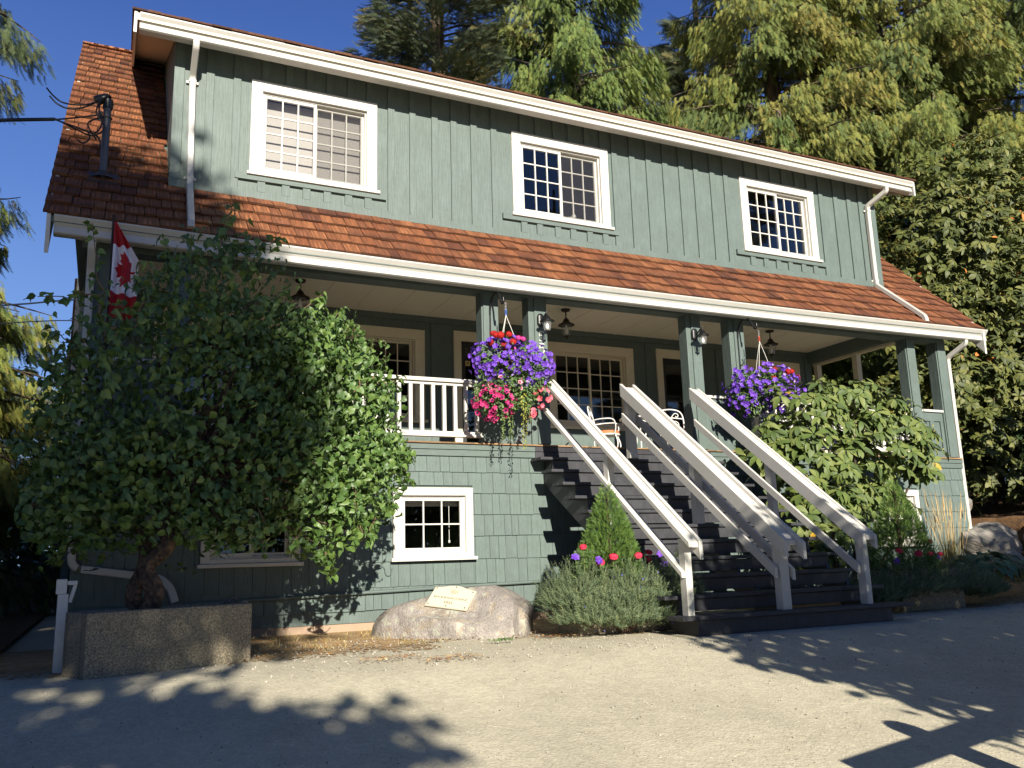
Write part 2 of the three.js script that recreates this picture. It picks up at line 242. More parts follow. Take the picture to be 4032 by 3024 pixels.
// ---- upper wall, built round its three windows
const UW = [[-2.508, -0.798], [1.293, 2.981], [5.628, 7.302]], UY0 = 5.84, UY1 = 7.14;
{
  const s = new THREE.Shape(); s.moveTo(-3.46, 5.36); s.lineTo(8.82, 5.36); s.lineTo(8.82, 7.72); s.lineTo(-3.46, 7.72); s.closePath();
  for (const [a, b] of UW) { const h = new THREE.Path(); h.moveTo(a + 0.12, UY0 + 0.05); h.lineTo(a + 0.12, UY1 - 0.12); h.lineTo(b - 0.12, UY1 - 0.12); h.lineTo(b - 0.12, UY0 + 0.05); h.closePath(); s.holes.push(h); }
  const g = boxUV(new THREE.ExtrudeGeometry(s, { depth: 0.14, bevelEnabled: false }).translate(0, 0, ZW - 0.14));
  // dormer cheeks
  const cheek = (x) => { const q = new THREE.Shape([[0.72, 5.36], [0.72, 7.72], [4.2, 9.25], [4.5, 9.30]].map(([z, y]) => new THREE.Vector2(-z, y))); const e = new THREE.ExtrudeGeometry(q, { depth: 0.1, bevelEnabled: false }); e.rotateY(-Math.PI / 2); e.translate(x, 0, 0); const p = e.attributes.position; for (let i = 0; i < p.count; i++) p.setZ(i, -Math.abs(p.getZ(i))); e.computeVertexNormals(); return boxUV(e); };
  part('upper_wall', g, M.green, house);
  part('dormer_cheek', cheek(-3.36), M.green, house); part('dormer_cheek', cheek(8.82), M.green, house);
  const bt = (x0, x1, y0, y1, d = 0.027) => part('batten', rbx(x0, x1, y0, y1, ZW, ZW + d, 0.003), M.green, house);
  part('skirt_board', profileX([[ZW, 0], [ZW + 0.026, 0], [ZW + 0.026, 0.105], [ZW, 0.105]], -3.47, 8.83, 24, (x) => 5.487 + sag(x)), M.green, house);
  part('frieze_board', bx(-3.46, 8.82, 7.53, 7.715, ZW, ZW + 0.028, 1), M.green, house);
  bt(-3.47, -3.345, 5.58, 7.53, 0.024); bt(8.70, 8.83, 5.57, 7.53, 0.024);
  const full = [-3.08, -2.74, -0.64, -0.32, 0.015, 0.31, 0.624, 0.951, 3.059, 3.393, 3.714, 4.038, 4.363, 4.663, 5.001, 5.286, 7.437, 7.795, 8.121, 8.415];
  for (const x of full) bt(x, x + rr(0.092, 0.104), 5.55 + sag(x) + rr(-0.01, 0.03), 7.53);
  for (const [a, b] of UW) {
    part('apron_board', rbx(a - 0.18, b + 0.13, 5.705, 5.795, ZW, ZW + 0.045, 0.003, 1), M.green, house);
    for (let k = 0, n = 6; k < n; k++) { const x = a + 0.02 + (k + 0.35) * (b - a) / n + rr(-0.02, 0.02); bt(x, x + 0.1, 5.585 + sag(x), 5.705, 0.03); bt(x + 0.02, x + 0.115, UY1 + 0.005, 7.53); }
  }
}
// ---- windows: trim, sill, sashes with a grid of panes, room behind
function win({ x0, x1, y0, y1, z, trim = 0.145, head = trim, sashes = 2, cols = 3, rows = 4, sill = true, mat = M.white, screen = -1, blind = 0, open = 0 }) {
  const w = grp('window', house), zi = z - 0.09;
  const ix0 = x0 + trim, ix1 = x1 - trim, iy0 = y0 + (sill ? 0.05 : trim), iy1 = y1 - head;
  part('frame', [rbx(x0, x1, iy1, y1, z - 0.01, z + 0.034, 0.004, 1), rbx(x0, ix0, y0, iy1, z - 0.01, z + 0.03, 0.004), rbx(ix1, x1, y0, iy1, z - 0.01, z + 0.03, 0.004), rbx(ix0, ix1, y0, iy0, z - 0.01, z + 0.03, 0.004, 1),
    bx(ix0, ix0 + 0.022, iy0, iy1, z - 0.14, z - 0.012), bx(ix1 - 0.022, ix1, iy0, iy1, z - 0.14, z - 0.012), bx(ix0 + 0.022, ix1 - 0.022, iy1 - 0.022, iy1, z - 0.14, z - 0.012), bx(ix0 + 0.022, ix1 - 0.022, iy0, iy0 + 0.022, z - 0.14, z - 0.012)], mat, w);
  if (sill) part('sill', rbx(x0 - 0.035, x1 + 0.035, y0 - 0.045, y0 - 0.002, z - 0.005, z + 0.075, 0.006, 1), mat, w);
  const sw = (ix1 - ix0 - 0.044) / sashes;
  for (let s = 0; s < sashes; s++) {
    const a = ix0 + 0.022 + s * sw, b = a + sw + (sashes > 1 && s === 0 ? 0.02 : 0), zz = s === 0 ? zi + 0.05 : zi, st = 0.042, c0 = iy0 + 0.022, c1 = iy1 - 0.022;
    part('sash', [rbx(a, a + st, c0, c1, zz - 0.017, zz + 0.017, 0.003), rbx(b - st, b, c0, c1, zz - 0.017, zz + 0.017, 0.003), rbx(a + st, b - st, c0, c0 + st, zz - 0.016, zz + 0.016, 0.003), rbx(a + st, b - st, c1 - st, c1, zz - 0.016, zz + 0.016, 0.003)], mat, w);
    const gx0 = a + st, gx1 = b - st, gy0 = c0 + st, gy1 = c1 - st, bars = [], mw = 0.0085;
    for (let i = 1; i < cols; i++) { const x = lerp(gx0, gx1, i / cols); bars.push(bx(x - mw, x + mw, gy0, gy1, zz - 0.012, zz + 0.012)); }
    for (let j = 1; j < rows; j++) { const y = lerp(gy0, gy1, j / rows); bars.push(bx(gx0, gx1, y - mw, y + mw, zz - 0.0105, zz + 0.0105, 1)); }
    if (bars.length) part('muntin', bars, mat, w);
    for (let i = 0; i < cols; i++) for (let j = 0; j < rows; j++) part('pane', new THREE.BoxGeometry((gx1 - gx0) / cols - 0.012, (gy1 - gy0) / rows - 0.012, 0.003).translate(lerp(gx0, gx1, (i + 0.5) / cols), lerp(gy0, gy1, (j + 0.5) / rows), zz), M.glass, w);
    if (s === screen) { const q = part('insect_screen', bx(a + 0.02, b - 0.02, c0 + 0.02, c1 - 0.02, zz + 0.024, zz + 0.0255), M.screen, w); q.userData.label = 'fine grey insect screen over one sash'; }
  }
  if (blind) {
    const sl = [], top = iy1 - 0.03, bot = iy1 - blind * (iy1 - iy0), n = Math.round((top - bot) / 0.026);
    for (let k = 0; k < n; k++) sl.push(new THREE.BoxGeometry(ix1 - ix0 - 0.06, 0.031, 0.002).rotateX(0.22).translate((ix0 + ix1) / 2, top - k * 0.026, z - 0.19));
    part('blind', sl, M.blind, w);
  }
  return w;
}
win({ x0: UW[0][0], x1: UW[0][1], y0: UY0 - 0.02, y1: UY1, z: ZW, screen: 1, blind: 1 });
win({ x0: UW[1][0], x1: UW[1][1], y0: UY0 - 0.02, y1: UY1, z: ZW, screen: 1 });
win({ x0: UW[2][0], x1: UW[2][1], y0: UY0 - 0.02, y1: UY1, z: ZW });
// rooms behind the glass
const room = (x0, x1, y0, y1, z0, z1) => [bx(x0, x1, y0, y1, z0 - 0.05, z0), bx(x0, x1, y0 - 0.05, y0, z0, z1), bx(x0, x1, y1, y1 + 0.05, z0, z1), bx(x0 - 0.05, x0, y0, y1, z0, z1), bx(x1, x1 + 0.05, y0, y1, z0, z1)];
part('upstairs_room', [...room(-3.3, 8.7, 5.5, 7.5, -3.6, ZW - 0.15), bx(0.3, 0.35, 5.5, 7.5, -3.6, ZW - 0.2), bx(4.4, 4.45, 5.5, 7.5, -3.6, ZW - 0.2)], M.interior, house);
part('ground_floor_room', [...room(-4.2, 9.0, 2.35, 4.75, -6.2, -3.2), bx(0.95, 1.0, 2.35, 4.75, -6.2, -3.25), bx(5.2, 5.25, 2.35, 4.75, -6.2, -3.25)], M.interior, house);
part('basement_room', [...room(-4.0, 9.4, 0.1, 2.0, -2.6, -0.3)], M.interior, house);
// ---- inner porch wall with its windows and two doors
{
  const zi = -3.0, s = new THREE.Shape(); s.moveTo(-4.46, 2.2); s.lineTo(9.3, 2.2); s.lineTo(9.3, 4.9); s.lineTo(-4.46, 4.9); s.closePath();
  const holes = [[-3.35, -1.75, 3.1, 4.5], [-0.95, 0.65, 3.1, 4.5], [1.33, 2.05, 2.3, 4.55], [3.1, 4.77, 3.1, 4.5], [5.46, 6.22, 2.3, 4.55], [7.64, 8.86, 3.1, 4.5]];
  for (const [a, b, c, d] of holes) { const h = new THREE.Path(); h.moveTo(a, c); h.lineTo(a, d); h.lineTo(b, d); h.lineTo(b, c); h.closePath(); s.holes.push(h); }
  part('porch_wall', boxUV(new THREE.ExtrudeGeometry(s, { depth: 0.12, bevelEnabled: false }).translate(0, 0, zi - 0.12)), M.green, house);
  for (let x = -4.1; x < 9.2; x += 0.33) if (!holes.some(([a, b]) => x + 0.08 > a - 0.2 && x < b + 0.2)) part('batten', rbx(x, x + 0.08, 2.3, 4.72, zi, zi + 0.02, 0.003), M.green, house);
  part('frieze_board', bx(-4.3, 9.3, 4.73, 4.83, zi, zi + 0.025, 1), M.green, house);
  win({ x0: -3.45, x1: -1.65, y0: 3.06, y1: 4.58, z: zi, trim: 0.17, mat: M.cream });
  win({ x0: -1.05, x1: 0.735, y0: 3.06, y1: 4.58, z: zi, trim: 0.17, mat: M.cream });
  win({ x0: 3.0, x1: 4.86, y0: 3.06, y1: 4.58, z: zi, trim: 0.17, mat: M.cream });
  win({ x0: 7.56, x1: 8.94, y0: 3.06, y1: 4.58, z: zi, trim: 0.15, mat: M.cream });
  for (const [a, b] of [[1.258, 2.12], [5.384, 6.30]]) {
    const d = grp('door', house);
    part('frame', [rbx(a, b, 4.455, 4.625, zi - 0.01, zi + 0.03, 0.004, 1), rbx(a, a + 0.135, 2.3, 4.455, zi - 0.01, zi + 0.03, 0.004), rbx(b - 0.135, b, 2.3, 4.455, zi - 0.01, zi + 0.03, 0.004)], M.cream, d);
    const l = a + 0.135, r = b - 0.135;
    part('leaf', [rbx(l, l + 0.09, 2.3, 4.455, zi - 0.06, zi - 0.02, 0.003), rbx(r - 0.09, r, 2.3, 4.455, zi - 0.06, zi - 0.02, 0.003), rbx(l + 0.09, r - 0.09, 2.3, 2.55, zi - 0.06, zi - 0.02, 0.003), rbx(l + 0.09, r - 0.09, 3.25, 3.37, zi - 0.06, zi - 0.02, 0.003), rbx(l + 0.09, r - 0.09, 4.35, 4.455, zi - 0.06, zi - 0.02, 0.003)], M.dark, d);
    part('pane', bx(l + 0.09, r - 0.09, 2.55, 3.25, zi - 0.043, zi - 0.039), M.glass, d);
    part('pane', bx(l + 0.09, r - 0.09, 3.37, 4.35, zi - 0.043, zi - 0.039), M.glass, d);
    part('handle', [new THREE.SphereGeometry(0.028, 10, 8).translate(l + 0.05, 3.3, zi + 0.02), bx(l + 0.03, l + 0.07, 3.24, 3.36, zi - 0.02, zi - 0.014)], M.bronze, d);
  }
  // small yellowed notice on the first door
  const c = document.createElement('canvas'); c.width = c.height = 64; const x = c.getContext('2d'); x.fillStyle = '#c9b27c'; x.fillRect(0, 0, 64, 64); x.strokeStyle = '#2b2415'; x.lineWidth = 7; x.beginPath(); x.moveTo(10, 52); x.lineTo(26, 16); x.lineTo(40, 14); x.lineTo(52, 52); x.moveTo(20, 34); x.lineTo(46, 30); x.stroke();
  const t = new THREE.CanvasTexture(c); t.colorSpace = THREE.SRGBColorSpace;
  const n = part('notice', new THREE.PlaneGeometry(0.09, 0.09).translate(1.53, 4.08, zi - 0.034), std(col(1, 1, 1), { map: t, side: THREE.DoubleSide }), house); n.userData.label = 'small yellow notice stuck on the dark door';
  // white corner boards and grey siding at the left end of the ground floor
  part('corner_board', rbx(-4.50, -4.44, 2.2, 4.9, zi - 0.05, zi + 0.03, 0.004), M.white, house); part('corner_board', rbx(-4.31, -4.275, 2.2, 4.9, zi, zi + 0.03, 0.004), M.white, house);
  part('siding_panel', bx(-4.44, -4.31, 2.2, 4.9, zi, zi + 0.02), M.plaster, house);
  part('side_trim', bx(-4.53, -4.50, 2.2, 4.9, zi - 0.1, zi), SHINGLES[1], house);
  part('house_side', [bx(-4.45, -4.35, -0.4, 4.9, -8.9, -3.1), bx(9.2, 9.3, -0.2, 4.9, -8.9, -3.1), bx(-4.35, 9.2, -0.2, 4.9, -8.9, -8.8)], M.green, house);
}
// ---- porch: deck, ceiling, beams, posts, panels, railings
{
  part('deck_floor', bx(-4.3, 9.6, 2.10, 2.262, -2.99, -0.07), M.deck, house);
  for (let k = 0, x = -4.3; x < 9.6; k++, x += 2.32) part('deck_nosing', rbx(x, Math.min(x + 2.317, 9.60), 2.263, 2.284, -0.4, 0.016, 0.006, 1), M.deckEdge, house);
  part('ceiling', bx(-4.4, 9.6, 4.83, 4.86, -3.0, -0.3, 0), M.ceil, house);
  for (let x = -4.2; x < 9.4; x += 0.62) part('ceiling_batten', bx(x, x + 0.012, 4.822, 4.831, -3.0, -0.3), M.ceil, house);
  part('porch_beam', [rbx(-4.36, 9.58, 4.36, 4.80, -0.27, -0.04, 0.006, 1)], M.green, house);
  part('beam_trim', [rbx(-4.3, 9.5, 4.40, 4.47, -0.335, -0.275, 0.005, 1)], M.green, house);
  part('eave_soffit', bx(-4.6, 10.1, 4.47, 4.49, -0.04, 0.20, 1), M.green, house);
  for (const [a, n] of [[9.30, 'r'], [-4.34, 'l']]) {
    part('side_beam', rbx(a, a + 0.22, 4.60, 4.83, -3.0, -0.28, 0.006), M.green, house);
    part('side_beam_trim', rbx(a + 0.02, a + 0.16, 4.55, 4.598, -3.0, -0.28, 0.005), M.cream, house);
    part('side_post', rbx(a + 0.03, a + 0.15, 2.285, 4.55, -1.95, -1.83, 0.005), M.cream, house);
    part('side_post', rbx(a + 0.03, a + 0.15, 2.285, 4.55, -2.98, -2.88, 0.005), M.cream, house);
    part('side_rail', [rbx(a + 0.05, a + 0.13, 3.06, 3.12, -2.9, -0.3, 0.005), rbx(a + 0.05, a + 0.13, 2.37, 2.43, -2.9, -0.3, 0.005)], M.white, house);
    for (let z = -2.8; z < -0.3; z += 0.15) part('baluster', rbx(a + 0.07, a + 0.11, 2.43, 3.06, z, z + 0.04, 0.003), M.white, house);
  }
  const posts = [[-4.30, -4.07], [-3.42, -3.20], [0.517, 0.754], [1.225, 1.496], [3.90, 4.15], [4.72, 4.988], [8.579, 8.789], [9.344, 9.563]];
  for (const [a, b] of posts) {
    const p = part('post', [rbx(a, b, 2.285, 4.36, -0.25, -0.055, 0.006)], M.green, house);
    part('face_board', rbx(a + (b - a > 0.24 && a > 1 ? 0.085 : 0.02), b + 0.004, 2.30, 4.36, -0.055, -0.033, 0.004), M.green, p);
  }
  for (const [a, b] of [[-4.07, -3.42], [0.754, 1.225], [4.15, 4.72], [8.789, 9.344]]) {
    const p = part('post_panel', bx(a, b, 2.285, 3.085, -0.19, -0.11), M.green, house);
    part('panel_frame', [rbx(a, b, 2.93, 3.085, -0.11, -0.085, 0.003, 1), rbx(a, b, 2.285, 2.40, -0.11, -0.085, 0.003, 1), rbx((a + b) / 2 - 0.05, (a + b) / 2 + 0.05, 2.40, 2.93, -0.11, -0.085, 0.003), rbx(a, a + 0.07, 2.40, 2.93, -0.11, -0.085, 0.003), rbx(b - 0.07, b, 2.40, 2.93, -0.11, -0.085, 0.003)], M.green, p);
    part('panel_cap', rbx(a, b, 3.088, 3.13, -0.24, -0.05, 0.006, 1), M.white, p);
  }
  for (const [a, b] of [[-3.20, 0.517], [4.988, 8.579]]) {
    const r = grp('porch_railing', house);
    part('top_rail', [profileX([[-0.19, 3.085], [-0.06, 3.085], [-0.055, 3.10], [-0.055, 3.12], [-0.065, 3.133], [-0.185, 3.133], [-0.195, 3.12], [-0.195, 3.10]], a, b), rbx(a, b, 3.045, 3.083, -0.155, -0.095, 0.004, 1)], M.white, r);
    part('bottom_rail', rbx(a, b, 2.365, 2.435, -0.165, -0.08, 0.005, 1), M.white, r);
    for (let x = a + 0.09; x < b - 0.06; x += 0.1535) part('baluster', rbx(x, x + 0.047, 2.435, 3.045, -0.147, -0.10, 0.003), M.white, r);
  }
}
// ---- basement wall: painted shingles, bands, foundation, windows
const BW = [[-0.74, 0.32, 0.84, 1.70], [-2.965, -1.865, 0.83, 1.70], [7.33, 8.42, 0.84, 1.72]];
{
  const s = new THREE.Shape(); s.moveTo(-4.25, 0.1); s.lineTo(9.6, 0.1); s.lineTo(9.6, 2.26); s.lineTo(-4.25, 2.26); s.closePath();
  for (const [a, b, c, d] of BW) { const h = new THREE.Path(); h.moveTo(a + 0.06, c + 0.03); h.lineTo(a + 0.06, d - 0.06); h.lineTo(b - 0.06, d - 0.06); h.lineTo(b - 0.06, c + 0.03); h.closePath(); s.holes.push(h); }
  const wall = part('basement_wall', boxUV(new THREE.ExtrudeGeometry(s, { depth: 0.2, bevelEnabled: false }).translate(0, 0, -0.26)), M.green, house);
  part('basement_side', [bx(-4.25, -4.15, -0.2, 2.26, -3.0, -0.27), bx(9.5, 9.6, -0.2, 2.26, -3.0, -0.27)], M.green, house);
  part('foundation', bx(-4.24, 9.59, -0.4, 0.235, -0.3, -0.075), M.foundation, house);
  part('band_board', rbx(-4.27, 9.62, 2.192, 2.260, -0.06, -0.012, 0.003, 1), M.green, house); part('band_board', rbx(-4.27, 9.62, 2.108, 2.186, -0.06, -0.022, 0.003, 1), M.green, house);
  reseed(202);
  const bot = [1.903, 1.628, 1.36, 1.088, 0.80, 0.50, 0.24], tops = [2.12, 1.92, 1.65, 1.385, 1.11, 0.83, 0.53], list = [];
  for (let c = 0; c < bot.length; c++) for (let x = -4.25 - rnd() * 0.1; x < 9.6;) {
    const w = pick([0.10, 0.125, 0.15, 0.16, 0.18, 0.19, 0.20, 0.215]), a = Math.max(-4.25, x), b = Math.min(9.6, x + w - 0.005); x += w; if (b - a < 0.03) continue;
    const y0 = bot[c] + rr(-0.004, 0.006), rects = [[a, b, y0, tops[c]]];
    let out = rects;
    for (const [wa, wb, wc, wd] of BW) { const nx = []; for (const [p, q, r, t] of out) { const A = wa - 0.005, B = wb + 0.005, C = wc - 0.05, D = wd + 0.03; if (q <= A || p >= B || t <= C || r >= D) { nx.push([p, q, r, t]); continue; } if (p < A) nx.push([p, A, r, t]); if (q > B) nx.push([B, q, r, t]); const m0 = Math.max(p, A), m1 = Math.min(q, B); if (r < C) nx.push([m0, m1, r, C]); if (t > D) nx.push([m0, m1, D, t]); } out = nx; }
    for (const r of out) if (r[1] - r[0] > 0.012 && r[3] - r[2] > 0.015) list.push({ r, k: Math.floor(rnd() * 3), d: rr(0, 0.005), hid: (r[0] > 1.75 && r[1] < 3.9) || r[1] < -2.9 || (r[0] > 4.1 && r[1] < 6.2) });
  }
  const unit = [0, 1, 2].map((k) => { const g = new THREE.BoxGeometry(1, 1, 1).translate(0, 0.5, 0); const p = g.attributes.position; for (let i = 0; i < p.count; i++) p.setZ(i, p.getZ(i) > 0 ? (p.getY(i) > 0.5 ? 0.35 : 1) : 0); g.computeVertexNormals(); const uv = g.attributes.uv; for (let i = 0; i < uv.count; i++) uv.setXY(i, uv.getX(i) * 0.25 + k * 0.31, uv.getY(i) * 0.4 + k * 0.17); return g; });
  list.sort((p, q) => p.hid - q.hid || Math.hypot((p.r[0] + p.r[1]) / 2 + 1, 9) - Math.hypot((q.r[0] + q.r[1]) / 2 + 1, 9));
  const rest = [], mm = new THREE.Matrix4();
  list.forEach(({ r: [a, b, c, d], k, d: dz }, i) => {
    const pos = V((a + b) / 2, c, -0.0595), sc = V(b - a, d - c, 0.026 + dz);
    if (i < 300) { const o = part('wall_shingle', unit[k], WSH[k], wall); o.position.copy(pos); o.scale.copy(sc); } else rest.push(unit[k].clone().applyMatrix4(mm.compose(pos, new THREE.Quaternion(), sc)));
  });
  const o = part('remaining_wall_shingles', rest, WSH[1], wall); o.userData.kind = 'stuff';
  BW.forEach(([a, b, c, d], i) => win({ x0: a, x1: b, y0: c, y1: d, z: -0.035, trim: 0.10, sashes: i === 1 ? 2 : 1, cols: i === 1 ? 1 : 3, rows: i === 1 ? 1 : 2, blind: i === 0 ? 0.2 : 0 }));
  part('blind_cord', [cyl(0.004, 0.004, 0.5, 0.06, 1.05, -0.2, 5), new THREE.SphereGeometry(0.014, 8, 6).scale(1, 1.6, 1).translate(0.06, 1.03, -0.2)], M.cord, house);
  part('conduit', tube([[-4.2, 0.39, -0.005], [-2.3, 0.42, -0.005], [-0.8, 0.452, -0.005], [0.4, 0.475, -0.005], [1.3, 0.49, -0.005]], 0.021, 40, 8), M.green, house);
  part('wire_loop', tube([[-1.25, 0.80, -0.012], [-1.0, 0.775, -0.012], [-0.86, 0.74, -0.012], [-0.84, 0.66, -0.012], [-0.80, 0.63, -0.012], [-0.765, 0.67, -0.012], [-0.755, 0.73, -0.012]], 0.004, 30, 5), M.green, house);
}
// ---- roofs with cedar shingles
const EAVE = (x) => 4.555 + sag(x), RID = -4.62;
{
  const slab = (x0, x1, z0, z1, y0, y1, th, mat, name, segs = 1, off = null) => part(name, profileX([[z0, y0], [z1, y1], [z1, y1 - th], [z0, y0 - th]].reverse(), x0, x1, segs, off), mat, house);
  const roof = grp('main_roof', house), under = M.green;
  const put = (...a) => { const o = slab(...a); house.remove(o); roof.add(o); return o; };
  put(-4.66, 10.08, 0.34, -0.63, -0.01, 0.96, 0.06, under, 'front_sheathing', 24, EAVE);
  put(-4.66, -3.46, -0.63, RID, 0.96, 4.95, 0.06, under, 'left_sheathing', 1, EAVE);
  put(8.82, 10.08, -0.63, RID, 0.96, 4.95, 0.06, under, 'right_sheathing', 1, EAVE);
  put(-4.66, 10.08, RID, -9.6, 9.505, 4.525, 0.06, under, 'rear_sheathing');
  reseed(303);
  const U = [0, 1, 2, 3].map((k) => { const g = new THREE.BoxGeometry(1, 1, 1).translate(0, 0.5, 0.5); const p = g.attributes.position; for (let i = 0; i < p.count; i++) if (p.getY(i) > 0.5) p.setZ(i, p.getZ(i) * 0.3); g.computeVertexNormals(); const uv = g.attributes.uv; const nn = g.attributes.normal; for (let i = 0; i < uv.count; i++) uv.setXY(i, uv.getX(i) * 0.45 + k * 0.27, nn.getY(i) < -0.5 ? 0.97 : uv.getY(i) * 0.6 + k * 0.1); return g; });
  const cols6 = [0, 0, 0, 1, 1, 1, 2, 3, 3, 5, 5, 4], list = [];
  const up = V(0, Math.SQRT1_2, -Math.SQRT1_2), nrm = V(0, Math.SQRT1_2, Math.SQRT1_2), EX = 0.272;
  for (let c = 0; c < 26; c++) {
    const spans = c < 5 ? [[-4.74, 10.15]] : [[-4.74, -3.47], [8.83, 10.15]];
    for (const [s0, s1] of spans) for (let x = s0 - (c % 2 ? 0.06 : 0); x < s1;) {
      const w = rr(0.10, 0.245), a = Math.max(s0, x), b = Math.min(s1, x + w - 0.009); x += w; if (b - a < 0.04) continue;
      const xm = (a + b) / 2, base = V(xm, EAVE(xm) - 0.01, 0.345).addScaledVector(up, 0.005 + c * EX + rr(-0.012, 0.012)).addScaledVector(nrm, 0.012 + rr(0, 0.006));
      if (c > 4 && xm > 9 && base.z < -2.2) continue;
      list.push({ base, w: b - a, t: rr(0.02, 0.034), m: pick(cols6), u: Math.floor(rnd() * 4), tilt: 0.075 + rr(-0.012, 0.012), yaw: rr(-0.012, 0.012) });
    }
  }
  const place = (e) => { const d = up.clone().addScaledVector(nrm, -Math.sin(e.tilt)).normalize(), n0 = nrm.clone().addScaledVector(up, Math.sin(e.tilt)).normalize(), q = new THREE.Quaternion().setFromRotationMatrix(new THREE.Matrix4().makeBasis(V(1, 0, 0), d, n0)).multiply(new THREE.Quaternion().setFromAxisAngle(V(0, 0, 1), e.yaw)); return [e.base.clone().addScaledVector(nrm, 0.012), q, V(e.w, 0.44, e.t)]; };
  list.sort((p, q) => p.base.distanceTo(EYE) - q.base.distanceTo(EYE));
  const rest = SHINGLES.map(() => []), mm = new THREE.Matrix4();
  list.forEach((e, i) => { const [p, q, s] = place(e); if (i < 300) { const o = part('shingle', U[e.u], SHINGLES[e.m], roof); o.position.copy(p); o.quaternion.copy(q); o.scale.copy(s); } else rest[e.m].push(U[e.u].clone().applyMatrix4(mm.compose(p, q, s))); });
  rest.forEach((r, k) => { if (r.length) { const o = part('remaining_shingles', r, SHINGLES[k], roof); o.userData.kind = 'stuff'; } });
  part('ridge_cap', [0, 1, 2, 3, 4, 5].map((k) => rbx(-4.74 + k * 0.16, -4.50 + k * 0.16, 9.51 + k * 0.001, 9.54 + k * 0.001, RID - 0.02, RID + 0.10, 0.005)), SHINGLES[3], roof);
  // dormer: low shed roof above the upper wall
  const dor = grp('dormer_roof', house), ang = Math.atan2(2.035, 4.54);
  const o = slab(-3.96, 9.40, -0.12, RID, 7.47, 9.49, 0.09, M.cream, 'sheathing'); house.remove(o); dor.add(o);
  const du = V(0, Math.sin(ang), -Math.cos(ang)), dn = V(0, Math.cos(ang), Math.sin(ang)), dr = SHINGLES.map(() => []);
  for (let c = 0; c < 3; c++) for (let x = -4.0; x < 9.44;) { const w = rr(0.12, 0.26), b = Math.min(9.46, x + w - 0.006), xm = (x + b) / 2; const q = new THREE.Quaternion().setFromRotationMatrix(new THREE.Matrix4().makeBasis(V(1, 0, 0), du.clone().addScaledVector(dn, -0.05).normalize(), dn.clone().addScaledVector(du, 0.05).normalize())); dr[pick(cols6)].push(U[Math.floor(rnd() * 4)].clone().applyMatrix4(mm.compose(V(xm, 7.482, -0.075).addScaledVector(du, c * 0.26 + rr(-0.015, 0.015)).addScaledVector(dn, 0.004 + c * 0.012), q, V(b - x, 0.42, rr(0.018, 0.028))))); x += w; }
  dr.forEach((r, k) => { if (r.length) { const d = part('eave_shingles', r, SHINGLES[k], dor); d.userData.kind = 'stuff'; } });
  { // shingles along the dormer's rakes
    const rk = []; for (let k = 3; k < 18; k++) for (const [x0, x1] of [[-4.0, -3.82], [9.28, 9.46]]) rk.push(U[k % 4].clone().applyMatrix4(mm.compose(V((x0 + x1) / 2, 7.49, -0.075).addScaledVector(du, k * 0.26).addScaledVector(dn, 0.04), new THREE.Quaternion().setFromRotationMatrix(new THREE.Matrix4().makeBasis(V(1, 0, 0), du, dn)), V(x1 - x0, 0.42, 0.024))));
    const d = part('rake_shingles', rk, SHINGLES[2], dor); d.userData.kind = 'stuff';
  }
  for (const x of [-3.975, 9.385]) part('barge_board', profileX([[-0.11, 7.475], [-0.11, 7.20], [-4.6, 9.20], [-4.6, 9.47]].reverse(), x, x + 0.035), M.white, dor);
  for (const z of [-0.75, -1.7, -2.6]) part('lookout', [rbx(-3.94, -3.44, 7.66 + (-z - 0.6) * 0.448, 7.75 + (-z - 0.6) * 0.448 - 0.02, z - 0.04, z + 0.04, 0.005)], M.cream, dor);
  // barge boards of the main roof, with pointed ends hanging below the gutters
  for (const x of [-4.70, 10.10]) part('barge_board', profileX([[0.36, 4.56], [0.355, 4.12], [0.30, 4.20], [-4.62, 9.25], [-4.62, 9.53]].reverse(), x, x + 0.04), M.white, roof);
  part('eave_return', profileX([[0.20, 4.42], [0.34, 4.40], [0.34, 4.15]].reverse(), 10.145, 10.165), M.gutter, roof);
  part('gable_wall', profileX([[-0.1, 4.6], [-4.62, 9.3], [-9.2, 4.6]].reverse(), -4.45, -4.35), M.green, house); part('gable_wall', profileX([[-0.1, 4.6], [-4.62, 9.3], [-9.2, 4.6]].reverse(), 9.2, 9.3), M.green, house);
  part('step_flashing', [profileX([[ZW + 0.004, 5.46], [ZW + 0.10, 5.39], [ZW + 0.104, 5.40], [ZW + 0.008, 5.487]].reverse(), -3.46, 8.82, 24, sag)], M.lead, house);
}
// ---- gutters and downspouts
const gprof = (z, y) => [[z, y], [z, y - 0.016], [z - 0.066, y - 0.108], [z - 0.060, y - 0.112], [z - 0.046, y - 0.187], [z - 0.07, y - 0.20], [z - 0.17, y - 0.20], [z - 0.17, y - 0.03]];
part('gutter', profileX(gprof(0.375, 4.562).reverse(), -4.63, 10.22, 30, sag), M.gutter, house);
part('gutter', profileX(gprof(-0.09, 7.472).reverse(), -3.91, 9.37, 1), M.gutter, house);
part('downspout', pipe([[-3.25, 7.285, -0.17], [-3.25, 7.21, -0.17], [-3.25, 6.98, -0.53], [-3.225, 5.52, -0.53], [-3.25, 4.66, 0.345], [-3.25, 4.60, 0.36]], 0.078), M.gutter, house);
part('downspout', pipe([[8.72, 7.285, -0.17], [8.72, 7.21, -0.17], [8.60, 7.03, -0.53], [8.60, 5.50, -0.53], [8.69, 4.68, 0.33], [8.69, 4.58, 0.345]], 0.078), M.gutter, house);
part('downspout', pipe([[9.72, 4.39, 0.27], [9.72, 4.30, 0.27], [9.65, 4.10, -0.08], [9.65, 0.6, -0.08]], 0.075), M.gutter, house);
